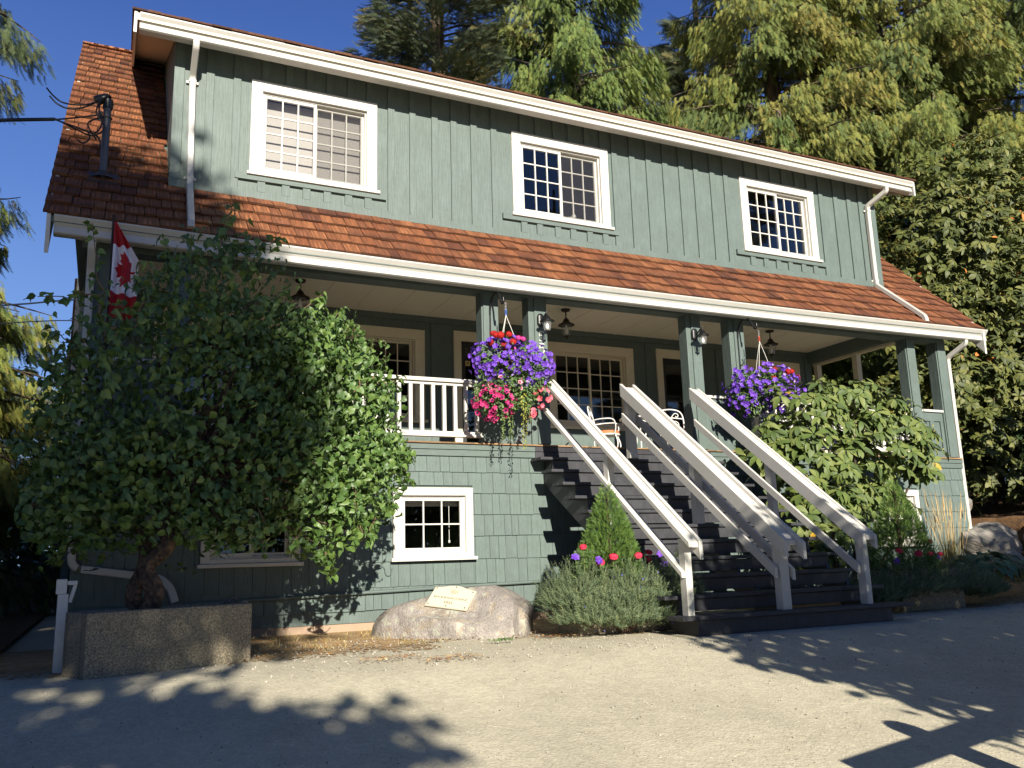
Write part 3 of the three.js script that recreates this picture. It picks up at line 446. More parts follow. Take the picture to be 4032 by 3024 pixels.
part('downspout', pipe([[-4.25, 4.39, 0.27], [-4.25, 4.28, 0.27], [-4.25, 4.05, 0.06], [-4.24, 0.83, 0.06], [-3.40, 0.70, 0.06], [-3.27, 0.60, 0.12], [-3.22, 0.44, 0.14]], 0.08, 0.1), M.gutter, house);
for (const [x, y, z] of [[-3.25, 6.90, -0.55], [-3.225, 5.58, -0.55], [8.60, 6.92, -0.55], [8.60, 5.56, -0.55]]) part('strap', [rbx(x - 0.075, x + 0.075, y, y + 0.035, z - 0.03, z + 0.005, 0.004), bx(x - 0.043, x + 0.043, y, y + 0.035, z, z + 0.062)], M.gutter, house);
// ---- house numerals on the post
{
  const five = (y) => { const s = new THREE.Shape(); const P = [[0.012, 0.150], [0.080, 0.150], [0.088, 0.128], [0.084, 0.128], [0.078, 0.134], [0.026, 0.134], [0.022, 0.088]]; s.moveTo(...P[0]); for (const p of P.slice(1)) s.lineTo(...p); s.bezierCurveTo(0.058, 0.104, 0.092, 0.086, 0.090, 0.048); s.bezierCurveTo(0.088, 0.010, 0.048, -0.006, 0.012, 0.006); s.bezierCurveTo(0.002, 0.012, 0.004, 0.026, 0.016, 0.024); s.bezierCurveTo(0.028, 0.012, 0.070, 0.006, 0.072, 0.050); s.bezierCurveTo(0.072, 0.082, 0.044, 0.092, 0.014, 0.070); s.lineTo(0.008, 0.072); s.closePath(); return new THREE.ExtrudeGeometry(s, { depth: 0.006, bevelEnabled: false, curveSegments: 8 }).translate(1.358, y, -0.029); };
  for (const y of [3.733, 3.558]) { const o = part('house_numeral', five(y), M.white, house); o.userData.label = 'white raised numeral 5 on the porch post'; }
}
// ---- the front stairs
const stairs = thing('front_stairs', 'wide charcoal painted front stairs with three white handrails', 'stairs');
{
  reseed(404);
  const R = 0.19, RUN = 0.2905, ty = (k) => 2.28 - R * k, tz = (k) => RUN * k - 0.012;
  part('top_riser', rbx(1.24, 4.15, 2.192, 2.2605, -0.06, -0.004, 0.004, 1), M.stair, stairs); part('top_riser', rbx(1.24, 4.15, 2.105, 2.187, -0.06, -0.006, 0.004, 1), M.stair, stairs);
  for (let k = 1; k <= 11; k++) {
    const xr = 4.19 + (k === 11 ? 0.12 : 0), y = ty(k), z = tz(k);
    part('tread_plank', rbx(1.172 + rr(-0.004, 0.004), xr + rr(-0.004, 0.004), y - 0.04, y, z - 0.143, z, 0.007, 1), M.stair, stairs);
    part('tread_plank', rbx(1.172 + rr(-0.004, 0.004), xr + rr(-0.004, 0.004), y - 0.04, y, z - 0.292, z - 0.149, 0.007, 1), M.stair, stairs);
    part('riser', rbx(1.36, 3.99, y - (k === 11 ? 0.21 : 0.165), y - 0.042, z - 0.06, z - 0.032, 0.004, 1), M.stair, stairs);
  }
  const saw = (x) => { const p = []; for (let k = 1; k <= 11; k++) { p.push([tz(k) - 0.29, ty(k) - 0.041], [tz(k) - 0.062, ty(k) - 0.041]); } p.push([tz(11) - 0.062, -0.02], [tz(11) - 0.35, -0.02], [-0.02, 1.75]); return profileX(p.reverse(), x, x + 0.04); };
  for (const x of [1.365, 2.6, 3.945]) part('stringer', saw(x), M.stair, stairs);
  const ry = (z, y0) => y0 - (z - 0.28) * (2.2 / 2.94);
  const slope = (x0, x1, z0, z1, top, dep) => profileX([[z0, ry(z0, top)], [z1, ry(z1, top)], [z1, ry(z1, top) - dep], [z0, ry(z0, top) - dep]].reverse(), x0, x1);
  const rail = (gs) => part('handrail', gs, M.white, stairs);
  rail([slope(1.387, 1.428, 0.25, 3.22, 3.115, 0.18), slope(1.275, 1.385, 0.22, 3.20, 3.09, 0.05)]);
  rail([slope(2.45, 2.492, 0.27, 3.25, 3.13, 0.175), slope(2.658, 2.70, 0.27, 3.29, 3.13, 0.175), slope(2.494, 2.656, 0.27, 3.2, 3.085, 0.05)]);
  rail([slope(3.66, 3.702, 0.23, 3.16, 3.115, 0.17), slope(3.704, 3.80, 0.23, 3.17, 3.10, 0.05), slope(3.802, 3.84, 0.23, 3.19, 3.115, 0.15)]);
  const mid = (...a) => part('mid_rail', slope(...a), M.white, stairs);
  mid(1.262, 1.352, 0.22, 3.07, 2.70, 0.05); mid(2.455, 2.492, 0.27, 3.07, 2.715, 0.115); mid(2.664, 2.70, 0.27, 3.10, 2.715, 0.115); mid(3.66, 3.70, 0.29, 3.04, 2.69, 0.10);
  const newel = (x0, x1, z0, z1, y0, y1) => part('newel_post', rbx(x0, x1, y0, y1, z0, z1, 0.005), M.white, stairs);
  newel(1.307, 1.386, 2.98, 3.08, 0.19, ry(3.08, 3.04)); newel(2.52, 2.636, 2.97, 3.08, 0.19, ry(3.08, 3.035)); newel(3.725, 3.80, 2.97, 3.08, 0.19, ry(3.08, 3.05));
  for (const [a, b] of [[1.30, 1.386], [2.52, 2.636], [3.71, 3.80]]) newel(a, b, 1.62, 1.72, 1.14, ry(1.72, 3.04));
  newel(2.51, 2.63, 0.255, 0.355, 2.09, ry(0.355, 3.035));
}
// ---- lanterns
function lanternHead(g, mat, glassMat, bulb) { // origin at the lantern's cap rim
  const flute = (r0, r1, h) => { const q = new THREE.CylinderGeometry(r1, r0, h, 32, 1, true); const p = q.attributes.position; for (let i = 0; i < p.count; i++) { const a = Math.atan2(p.getZ(i), p.getX(i)), k = 1 + 0.045 * Math.cos(a * 16); p.setX(i, p.getX(i) * k); p.setZ(i, p.getZ(i) * k); } q.computeVertexNormals(); return q; };
  part('cap', new THREE.LatheGeometry([[0.0, 0.105], [0.010, 0.10], [0.012, 0.085], [0.028, 0.078], [0.045, 0.045], [0.065, 0.022], [0.10, 0.006], [0.104, -0.004], [0.094, -0.006], [0.06, 0.006], [0.0, 0.01]].map(([r, y]) => new THREE.Vector2(r, y)), 12), mat, g);
  part('glass_shade', flute(0.040, 0.066, 0.135).translate(0, -0.072, 0), glassMat, g);
  part('finial', new THREE.LatheGeometry([[0.0, -0.185], [0.006, -0.18], [0.010, -0.165], [0.022, -0.152], [0.042, -0.143], [0.042, -0.137], [0.0, -0.137]].map(([r, y]) => new THREE.Vector2(r, y)), 12), mat, g);
  part('bulb', new THREE.LatheGeometry([[0, -0.118], [0.018, -0.112], [0.024, -0.095], [0.022, -0.06], [0.014, -0.03], [0.012, -0.01], [0, -0.01]].map(([r, y]) => new THREE.Vector2(r, y)), 10), bulb, g);
}
const bulbWhite = std(col(0.85, 0.84, 0.80), { roughness: 0.3 });
for (const [x, y, lab] of [[1.40, 3.975, 'black wall lantern on the numbered porch post'], [4.03, 3.99, 'black wall lantern above the right handrail on a plain porch post']]) {
  const l = thing('wall_lantern', lab, 'lantern', [x, y, 0.165], 0, 'wall lanterns on the porch posts');
  part('backplate', new THREE.CapsuleGeometry(0.052, 0.09, 4, 12).scale(1, 1, 0.45).translate(-0.005, 0.06, -0.178), M.black, l);
  part('arm', tube([[-0.005, 0.055, -0.17], [0, 0.075, -0.10], [0, 0.11, -0.04], [0, 0.118, 0], [0, 0.105, 0]], 0.012, 16, 7), M.black, l);
  part('top_knob', cyl(0.008, 0.006, 0.05, 0, 0.10, 0, 8), M.black, l);
  lanternHead(l, M.black, M.lampGlass, bulbWhite);
}
for (const [x, z, lab] of [[-1.577, -1.776, 'bronze ceiling lantern above the leafy tree'], [2.813, -1.828, 'bronze ceiling lantern beside the numbered post'], [7.139, -1.795, 'bronze ceiling lantern behind the purple flower basket']]) {
  const l = thing('ceiling_lantern', lab, 'lantern', [x, 4.56, z], 0, 'bronze lanterns hung from the porch ceiling'); l.scale.setScalar(1.35);
  part('ceiling_plate', new THREE.CylinderGeometry(0.06, 0.05, 0.025, 14).translate(0, 0.19, 0), M.bronze, l);
  part('chain', [0, 1, 2, 3].map((k) => new THREE.TorusGeometry(0.011, 0.0028, 5, 10).scale(1, 1.5, 1).rotateY(k * 1.57).translate(0, 0.172 - k * 0.021, 0)), M.bronze, l);
  lanternHead(l, M.bronze, M.lampGlass, bulbWhite);
}
// ---- electrical mast on the roof and overhead cables
{
  const m = thing('service_mast', 'grey electrical service mast standing on the shingle roof at the left', 'mast', [-4.205, 5.36, -0.498]);
  part('pipe', new THREE.CylinderGeometry(0.045, 0.045, 1.06, 14).translate(0, 0.53, 0), M.lead, m);
  part('weatherhead', [new THREE.CylinderGeometry(0.056, 0.058, 0.12, 12).translate(0, 1.02, 0), new THREE.SphereGeometry(0.075, 12, 8, 0, 6.3, 0, 1.7).scale(1.25, 0.9, 1).rotateZ(0.55).translate(-0.045, 1.08, 0), new THREE.CylinderGeometry(0.05, 0.065, 0.10, 10).rotateZ(-0.9).translate(-0.09, 1.07, 0)], M.black, m);
  part('flashing', [new THREE.ConeGeometry(0.13, 0.16, 14, 1, true).translate(0, 0.12, 0), new THREE.BoxGeometry(0.34, 0.006, 0.34).rotateX(Math.PI / 4).translate(0.0, 0.075, 0.0)], M.lead, m);
  part('insulator', [0, 1, 2].map((k) => new THREE.CylinderGeometry(0.028, 0.028, 0.028, 10).rotateX(0.3).translate(-0.075, 0.80 + k * 0.045, 0.02)).concat(new THREE.TorusGeometry(0.052, 0.010, 6, 14).rotateX(1.57).translate(0, 0.84, 0)), M.lead, m);
  const d = [[[-0.10, 1.06, 0], [-0.2, 0.97, 0.03], [-0.35, 0.93, 0.03], [-0.5, 0.95, 0], [-0.6, 1.02, 0], [-0.67, 1.10, 0]], [[-0.10, 1.04, 0.02], [-0.25, 0.92, 0.03], [-0.42, 0.87, 0.02], [-0.55, 0.92, 0], [-0.63, 1.0, 0]], [[-0.09, 1.05, 0.03], [-0.09, 0.9, 0.06], [-0.05, 0.72, 0.08], [-0.12, 0.58, 0.08], [-0.28, 0.62, 0.06], [-0.55, 0.70, 0.02]], [[-0.08, 1.03, 0.04], [-0.12, 0.85, 0.08], [-0.02, 0.66, 0.09], [-0.14, 0.54, 0.09], [-0.36, 0.62, 0.05], [-0.55, 0.71, 0.02]], [[-0.09, 0.85, 0.03], [-0.3, 0.78, 0.02], [-0.55, 0.71, 0]], [[-0.12, 0.58, 0.08], [-0.06, 0.50, 0.08], [-0.05, 0.42, 0.08]], [[-0.2, 0.6, 0.07], [-0.17, 0.5, 0.08], [-0.24, 0.43, 0.08], [-0.3, 0.46, 0.08]], [[-0.08, 0.82, 0.03], [-0.2, 0.7, 0.06], [-0.1, 0.5, 0.08]]];
  for (const w of d) part('wire', tube(w, 0.010, 28, 6), M.black, m);
  const cab = part('overhead_cable', tube([[-4.76, 6.07, -0.49], [-4.9, 6.06, -0.46], [-5.1, 5.95, -0.4], [-5.6, 5.75, -0.2], [-7.5, 5.45, 0.6], [-14, 5.9, 3], [-26, 8, 8]], 0.022, 60, 7), M.black); tag(cab, 'thick black twisted overhead cable running to the roof mast', 'cable');
  [[[-4.27, 4.615, -2.97], [-4.6, 4.57, -3.0], [-5.5, 4.45, -3.2], [-9, 4.3, -4], [-20, 5.5, -7]], [[-4.3, 4.28, -2.96], [-4.8, 4.25, -3.0], [-6, 4.15, -3.3], [-10, 4.2, -4], [-20, 5.2, -7]]].forEach((p, i) => tag(part('utility_wire', tube(p, i ? 0.008 : 0.013, 40, 5), M.wire), i ? 'thin lower utility wire reaching the left house corner' : 'silver utility wire tied to the white corner board', 'wire'));
}
// ---- flag hanging on its staff
{
  const f = thing('flag_on_staff', 'red and white maple leaf flag hanging limp from a dark staff', 'flag', [-4.05, 3.2, 0.5]);
  part('staff', [cyl(0.013, 0.012, 1.36, 0, 0, 0, 8), new THREE.SphereGeometry(0.02, 8, 6).translate(0, 1.37, 0), new THREE.BoxGeometry(0.05, 0.06, 0.5).translate(0, 0.02, -0.25)], M.bronze, f);
  const c = document.createElement('canvas'); c.width = 256; c.height = 128; const x = c.getContext('2d'); x.fillStyle = '#b3121f'; x.fillRect(0, 0, 256, 128); x.fillStyle = '#e9e8ee'; x.fillRect(64, 0, 128, 128); x.fillStyle = '#b3121f';
  const L = [[0, -50], [9, -34], [20, -40], [15, -12], [28, -26], [31, -18], [46, -21], [41, -4], [49, 1], [24, 22], [27, 32], [3, 28], [3, 50], [-3, 50], [-3, 28], [-27, 32], [-24, 22], [-49, 1], [-41, -4], [-46, -21], [-31, -18], [-28, -26], [-15, -12], [-20, -40], [-9, -34]];
  x.beginPath(); L.forEach(([a, b], i) => (i ? x.lineTo(128 + a, 64 + b) : x.moveTo(128 + a, 64 + b))); x.fill();
  const t = new THREE.CanvasTexture(c); t.colorSpace = THREE.SRGBColorSpace;
  const g = new THREE.PlaneGeometry(1, 1, 24, 24), p = g.attributes.position, uv = g.attributes.uv;
  for (let i = 0; i < p.count; i++) { const s = p.getX(i) + 0.5, q = 0.5 - p.getY(i); const w = 0.02 + 0.24 * Math.min(1, q * 2.6), zz = 0.05 * Math.sin(s * 13 + q * 2) * Math.min(1, q * 4); p.setXYZ(i, 0.012 + s * w, 1.30 - q * 1.05 - s * 0.06 * q, zz + 0.02); uv.setXY(i, q, 1 - s); }
  g.computeVertexNormals(); part('cloth', g, phy(col(1, 1, 1), { map: t, side: THREE.DoubleSide, roughness: 0.9, transmission: 0.15 }), f);
}
// ---- hooks for the baskets
function hook(x, y, label) {
  const h = thing('plant_hook', label, 'hook', [x, y, -0.033], 0, 'black hooks on the porch posts');
  part('back_bar', rbx(-0.012, 0.012, -0.50, 0.03, 0.0, 0.012, 0.003), M.black, h);
  part('arm', tube([[0, 0.0, 0.008], [0, 0.12, 0.03], [0, 0.22, 0.10], [0, 0.255, 0.20], [0, 0.21, 0.30], [0, 0.10, 0.37], [0, 0.045, 0.41], [0, 0.06, 0.45], [0, 0.12, 0.45]], 0.014, 40, 7), M.black, h);
  part('scroll', tube([[0, -0.44, 0.01], [0, -0.45, 0.06], [0, -0.41, 0.09], [0, -0.36, 0.07]], 0.009, 14, 6), M.black, h);
  return h;
}
hook(0.63, 4.04, 'black iron plant hook on the post beside the numbered post'); hook(4.86, 4.07, 'black iron plant hook on the post right of the stairs');
// ---- porch furniture
function ironChair(pos, turn, label) {
  const c = thing('iron_chair', label, 'chair', pos, turn, 'white wrought iron porch chairs'), t = (p, r = 0.011, s = 18) => tube(p, r, s, 6);
  part('seat', new THREE.CylinderGeometry(0.21, 0.21, 0.02, 20).translate(0, 0.44, 0), M.iron, c);
  part('cushion', new THREE.CylinderGeometry(0.20, 0.20, 0.05, 20).translate(0, 0.476, 0), M.terracotta, c);
  for (const [sx, sz] of [[1, 1], [-1, 1], [1, -1], [-1, -1]]) part('leg', t([[sx * 0.16, 0.44, sz * 0.15], [sx * 0.20, 0.30, sz * 0.19], [sx * 0.17, 0.12, sz * 0.17], [sx * 0.23, 0.0, sz * 0.22]]), M.iron, c);
  part('backrest', [t([[-0.19, 0.44, -0.17], [-0.23, 0.62, -0.22], [-0.215, 0.84, -0.27], [-0.16, 0.90, -0.28], [0, 0.93, -0.285], [0.16, 0.90, -0.28], [0.215, 0.84, -0.27], [0.23, 0.62, -0.22], [0.19, 0.44, -0.17]], 0.013, 40), t([[-0.22, 0.76, -0.255], [0, 0.78, -0.26], [0.22, 0.76, -0.255]])], M.iron, c);
  for (const s of [-1, 1]) { part('scroll', t([[s * 0.02, 0.78, -0.26], [s * 0.10, 0.86, -0.272], [s * 0.15, 0.83, -0.268], [s * 0.13, 0.79, -0.262], [s * 0.10, 0.81, -0.265]], 0.008, 24), M.iron, c); part('scroll', t([[s * 0.02, 0.46, -0.19], [s * 0.12, 0.58, -0.21], [s * 0.14, 0.68, -0.235], [s * 0.08, 0.72, -0.25], [s * 0.05, 0.67, -0.24], [s * 0.09, 0.64, -0.23]], 0.008, 24), M.iron, c); part('armrest', t([[s * 0.225, 0.66, -0.23], [s * 0.27, 0.68, -0.05], [s * 0.26, 0.66, 0.14], [s * 0.21, 0.55, 0.17], [s * 0.17, 0.44, 0.14]]), M.iron, c); }
  return c;
}
ironChair([4.62, 2.284, -1.5], -0.35, 'white wrought iron chair with terracotta cushion behind the porch post'); ironChair([3.45, 2.284, -1.75], 0.9, 'white wrought iron chair behind the central handrail newel'); ironChair([7.0, 2.284, -1.2], -0.6, 'white wrought iron chair behind the porch railing and rhododendron'); ironChair([-0.95, 2.284, -1.5], 0.4, 'white wrought iron chair behind the balusters near the leafy tree');
{ const t = thing('iron_table', 'small round wrought iron table between the porch chairs', 'table', [4.02, 2.284, -1.62]); part('tabletop', [new THREE.CylinderGeometry(0.33, 0.33, 0.02, 28).translate(0, 0.71, 0), new THREE.TorusGeometry(0.33, 0.014, 6, 32).rotateX(1.57).translate(0, 0.71, 0)], M.iron, t); part('apron', tube(Array.from({ length: 25 }, (_, i) => [0.29 * Math.cos(i * 6.283 / 24), 0.66 + 0.03 * Math.sin(i * 1.57), 0.29 * Math.sin(i * 6.283 / 24)]), 0.008, 90, 5), M.iron, t); for (let k = 0; k < 4; k++) { const a = k * 1.57 + 0.6, q = (r, y) => [r * Math.cos(a), y, r * Math.sin(a)]; part('leg', tube([q(0.28, 0.70), q(0.12, 0.55), q(0.07, 0.35), q(0.14, 0.15), q(0.27, 0.0)], 0.012, 20, 6), M.iron, t); } }
{ const o = thing('window_ornament', 'small white ornament standing behind the middle upstairs window', 'ornament', [2.43, 5.93, -0.86]); part('body', new THREE.SphereGeometry(0.07, 12, 8).scale(1.2, 0.8, 0.8).translate(0, 0.055, 0), M.white, o); part('head', new THREE.SphereGeometry(0.04, 10, 8).translate(0.06, 0.12, 0), M.white, o); part('shelf', new THREE.BoxGeometry(1.5, 0.02, 0.2).translate(-0.25, -0.01, 0), M.interior, o); }
// ---------------------------------------------------------------- plants
const basisQ = (tip, nrm) => { const y = tip.clone().normalize(), x = y.clone().cross(nrm); if (x.lengthSq() < 1e-6) x.set(1, 0, 0).cross(y); x.normalize(); const z = x.clone().cross(y); return new THREE.Quaternion().setFromRotationMatrix(new THREE.Matrix4().makeBasis(x, y, z)); };
const sph = () => { const z = rr(-1, 1), a = rnd() * 6.2832, r = Math.sqrt(1 - z * z); return V(r * Math.cos(a), z, r * Math.sin(a)); };
const inBall = () => sph().multiplyScalar(Math.cbrt(rnd()));
// leaf blade along +y, facing +z: outline half-widths at stations, folded along the midrib, bent and twisted
function leafGeo(len, half, fold = 0.25, bend = 0.3, twist = 0, wave = 0) {
  const n = half.length, pos = [], idx = [];
  for (let i = 0; i < n; i++) {
    const t = i / (n - 1), a = twist * t, w = half[i], y = len * t * (1 - 0.15 * bend * t), z = -bend * len * t * t;
    for (const s of [-1, 0, 1]) { const x = s * w * Math.cos(fold), zz = Math.abs(s) * w * Math.sin(fold) + (s ? wave * Math.sin(i * 2.4 + s) : 0); pos.push(x * Math.cos(a) - zz * Math.sin(a), y, z + zz * Math.cos(a) + x * Math.sin(a)); }
  }
  for (let i = 0; i + 1 < n; i++) { const b = i * 3; idx.push(b, b + 1, b + 4, b, b + 4, b + 3, b + 1, b + 2, b + 5, b + 1, b + 5, b + 4); }
  const g = new THREE.BufferGeometry(); g.setAttribute('position', new THREE.Float32BufferAttribute(pos, 3)); g.setAttribute('uv', new THREE.Float32BufferAttribute(new Float32Array(n * 6), 2)); g.setIndex(idx); g.computeVertexNormals(); return g;
}
const leafMat = (c, o = {}) => phy(col(...c), { side: THREE.DoubleSide, roughness: 0.55, transmission: 0.22, thickness: 0, ...o });
const whiteLeaf = (o = {}) => phy(col(1, 1, 1), { side: THREE.DoubleSide, roughness: 0.6, transmission: 0.22, thickness: 0, ...o });
// leaves as a crown: the nearest ones to the viewer singly (named leaf), the others together
function foliage(parent, name, restName, geos, pal, items, singles, o = {}) {
  const mats = pal.map((c) => leafMat(c, o)), cs = pal.map((c) => col(...c)), wm = whiteLeaf(o);
  items.forEach((e) => { e.d = e.p.distanceTo(e.at ?? EYE); }); items.sort((a, b) => a.d - b.d);
  const groups = geos.map(() => []);
  items.forEach((e, i) => { if (i < singles) { const m = part(name, geos[e.g], mats[e.c], parent); m.position.copy(e.p); m.quaternion.copy(e.q); m.scale.setScalar(e.s); } else groups[e.g].push(e); });
  const q = new THREE.Matrix4();
  groups.forEach((list, k) => { if (!list.length) return; const im = new THREE.InstancedMesh(geos[k], wm, list.length); list.forEach((e, i) => { im.setMatrixAt(i, q.compose(e.p, e.q, V(e.s, e.s, e.s))); im.setColorAt(i, cs[e.c]); }); im.name = restName; im.userData.kind = 'stuff'; shade(im); parent.add(im); });
}
const wiggle = (a, b, n, amp) => { const P = []; for (let i = 0; i <= n; i++) { const t = i / n; P.push(a.clone().lerp(b, t).add(sph().multiplyScalar(amp * Math.sin(Math.PI * Math.min(1, t * 1.2 + 0.1))))); } return P; };
const taper = (pts, r0, r1, seg, rad) => { const g = tube(pts, 1, seg, rad), p = g.attributes.position, c = new THREE.CatmullRomCurve3(pts); for (let i = 0; i <= seg; i++) { const t = i / seg, o = c.getPointAt(t), r = lerp(r0, r1, t); for (let k = 0; k <= rad; k++) { const j = i * (rad + 1) + k; p.setXYZ(j, o.x + (p.getX(j) - o.x) * r, o.y + (p.getY(j) - o.y) * r, o.z + (p.getZ(j) - o.z) * r); } } g.computeVertexNormals(); return g; };

const smooth = (g) => { const h = g.clone(); h.deleteAttribute('normal'); const m = mergeVertices(h, 1e-4); m.computeVertexNormals(); return m; };
// ---- concrete planter and the contorted hazel in it
{
  reseed(500);
  const pl = thing('concrete_planter', 'long exposed aggregate concrete planter holding the leafy tree', 'planter', [-3.47, 0, 2.36], Math.atan2(0.476, 1.29));
  const w = 0.69, d = 0.23, h = 0.49;
  part('trough', [rbx(-w, w, -0.05, h, d - 0.07, d, 0.02), rbx(-w, w, -0.05, h, -d, -d + 0.07, 0.02), rbx(-w, -w + 0.07, -0.05, h, -d + 0.07, d - 0.07, 0.02), rbx(w - 0.07, w, -0.05, h + 0.02, -d + 0.07, d - 0.07, 0.02)], M.agg, pl);
  part('soil', bx(-w + 0.07, w - 0.07, 0, 0.42, -d + 0.07, d - 0.07), M.soil, pl);
  part('lifting_eye', new THREE.TorusGeometry(0.035, 0.009, 6, 12, Math.PI).translate(w - 0.12, h + 0.01, 0.1), M.lead, pl);
  const tr = thing('contorted_hazel_tree', 'small leafy tree with curled drooping green leaves growing from the planter', 'tree', [0, 0, 0]);
  const T = [V(-3.60, 0.40, 2.28), V(-3.54, 0.62, 2.28), V(-3.62, 0.80, 2.22), V(-3.44, 1.02, 2.18), V(-3.50, 1.22, 2.12), V(-3.34, 1.42, 2.05), V(-3.28, 1.75, 1.95)];
  part('trunk', [taper(T, 0.085, 0.05, 40, 10), taper([V(-3.66, 0.40, 2.25), V(-3.70, 0.6, 2.22), V(-3.62, 0.85, 2.16), V(-3.66, 1.15, 2.05), V(-3.85, 1.5, 1.95)], 0.07, 0.04, 30, 8)], M.bark, tr);
  const lobes = [[-3.45, 2.30, 1.75, 1.08, 1.25, 0.85, 1.5], [-3.05, 3.15, 1.75, 0.72, 0.92, 0.55, 1.0], [-1.95, 2.30, 1.45, 0.75, 1.08, 0.6, 2.9], [-2.1, 2.75, 1.3, 0.55, 0.6, 0.4, 1.0], [-1.52, 1.75, 1.5, 0.42, 0.62, 0.4, 0.6], [-1.95, 1.35, 1.55, 0.42, 0.55, 0.4, 0.5], [-4.15, 1.95, 1.75, 0.52, 0.95, 0.6, 0.8], [-2.75, 1.75, 1.9, 0.75, 0.65, 0.5, 0.8], [-3.75, 1.55, 2.1, 0.75, 0.6, 0.45, 0.8], [-4.3, 1.35, 1.7, 0.35, 0.45, 0.4, 0.35], [-3.0, 1.25, 2.2, 0.5, 0.3, 0.35, 0.35], [-2.55, 3.0, 1.5, 0.5, 0.45, 0.4, 0.4], [-1.28, 1.95, 1.5, 0.24, 0.3, 0.25, 0.15]];
  const limbs = []; for (const L of lobes) for (let k = 0; k < 4; k++) { const e = V(L[0], L[1], L[2]).add(sph().multiply(V(L[3] * 0.85, L[4] * 0.85, L[5] * 0.85))); limbs.push(taper(wiggle(T[5].clone().add(V(0, rr(0, 0.3), 0)), e, 9, 0.10), 0.028, 0.007, 40, 5)); }
  part('branches', limbs, M.bark, tr);
  // corkscrew shoots with leaves at the outline
  const shoots = [[V(-3.1, 3.9, 1.7), V(-2.95, 4.42, 1.7)], [V(-2.8, 3.9, 1.7), V(-2.45, 4.12, 1.65)], [V(-4.05, 2.9, 1.75), V(-4.22, 4.02, 1.7)], [V(-4.1, 3.3, 1.75), V(-4.62, 3.25, 1.7)], [V(-4.2, 2.85, 1.75), V(-4.55, 2.95, 1.7)], [V(-2.4, 3.3, 1.5), V(-1.98, 3.62, 1.45)], [V(-2.0, 3.2, 1.5), V(-1.75, 3.5, 1.4)], [V(-1.5, 2.6, 1.5), V(-1.12, 2.75, 1.5)], [V(-1.2, 1.9, 1.5), V(-1.02, 1.62, 1.55)], [V(-2.0, 1.0, 1.6), V(-1.88, 0.68, 1.6)], [V(-2.7, 1.3, 2.2), V(-2.65, 0.92, 2.25)], [V(-2.95, 1.4, 2.2), V(-2.92, 1.0, 2.3)]];
  for (let k = 0; k < 34; k++) { const L = pick(lobes.slice(0, 7)), d0 = sph(); d0.z = Math.abs(d0.z); const a = V(L[0], L[1], L[2]).add(d0.clone().multiply(V(L[3], L[4], L[5]).multiplyScalar(0.9))); shoots.push([a, a.clone().add(V(rr(-0.12, 0.12), rr(-0.28, 0.12), rr(0, 0.12)))]); }
  const items = [], gs = [leafGeo(1, [0.02, 0.30, 0.36, 0.27, 0.12, 0.0], 0.55, 0.75, 0.8, 0.08), leafGeo(1, [0.02, 0.32, 0.36, 0.24, 0.10, 0.0], -0.45, 0.95, -1.0, 0.10), leafGeo(1, [0.02, 0.34, 0.42, 0.33, 0.15, 0.0], 0.2, 0.45, 0.4, 0.08)];
  const wire = [];
  shoots.forEach(([a, b]) => { const P = wiggle(a, b, 8, 0.045); wire.push(taper(P, 0.008, 0.004, 30, 5)); for (const p of P.slice(1)) for (let k = 0; k < 3; k++) { const o = sph(); items.push({ p: p.clone().addScaledVector(o, 0.02), q: basisQ(o.add(V(0, -0.7, 0.2)), sph().add(V(0, 0.3, 0.6))), s: rr(0.06, 0.10), g: Math.floor(rnd() * 3), c: Math.floor(rnd() * 6) }); } });
  part('shoots', wire, M.twig, tr);
  const tot = lobes.reduce((s, L) => s + L[6], 0);
  for (const L of lobes) { const n = Math.round(17000 * L[6] / tot); for (let i = 0; i < n; i++) { const d0 = sph(); const r = rnd() < 0.78 ? rr(0.78, 1.04) : rr(0.3, 0.8), bump = 1 + 0.36 * fbm(d0.x * 3.2 + L[0], d0.y * 3.2, d0.z * 3.2, 3) * 2; const p = V(L[0] + d0.x * L[3] * r * bump, L[1] + d0.y * L[4] * r * bump, L[2] + d0.z * L[5] * r * bump); if (p.y < 0.62 || p.z < 0.1) continue; items.push({ p, q: basisQ(V(rr(-1, 1), rr(-1.3, 0.3), rr(-0.6, 1)), d0.clone().multiplyScalar(0.9).add(V(rr(-0.6, 0.6), 0.35 + rr(-0.5, 0.6), 0.3 + rr(-0.6, 0.6)))), s: rr(0.038, 0.112), g: Math.floor(rnd() * 3), c: Math.floor(rnd() * 6) }); } }
  foliage(tr, 'leaf', 'crown', gs, [[0.082, 0.155, 0.030], [0.066, 0.130, 0.025], [0.10, 0.175, 0.034], [0.055, 0.11, 0.022], [0.12, 0.195, 0.04], [0.074, 0.145, 0.034]], items, 300, { roughness: 0.5 });
}
// ---- white post with a short arm beside the planter
{ const p = thing('white_post', 'short white wooden post with a little arm left of the planter', 'post', [-4.225, 0, 2.15]); part('upright', [rbx(-0.04, 0.04, -0.1, 0.62, -0.04, 0.04, 0.006), rbx(-0.055, 0.025, 0.62, 0.74, -0.045, 0.045, 0.006)], M.white, p); part('arm', rbx(0.025, 0.10, 0.69, 0.725, -0.03, 0.03, 0.005), M.white, p); part('brace', beam([0.05, 0.55, 0], [0.085, 0.69, 0], 0.03, 0.03), M.white, p); }
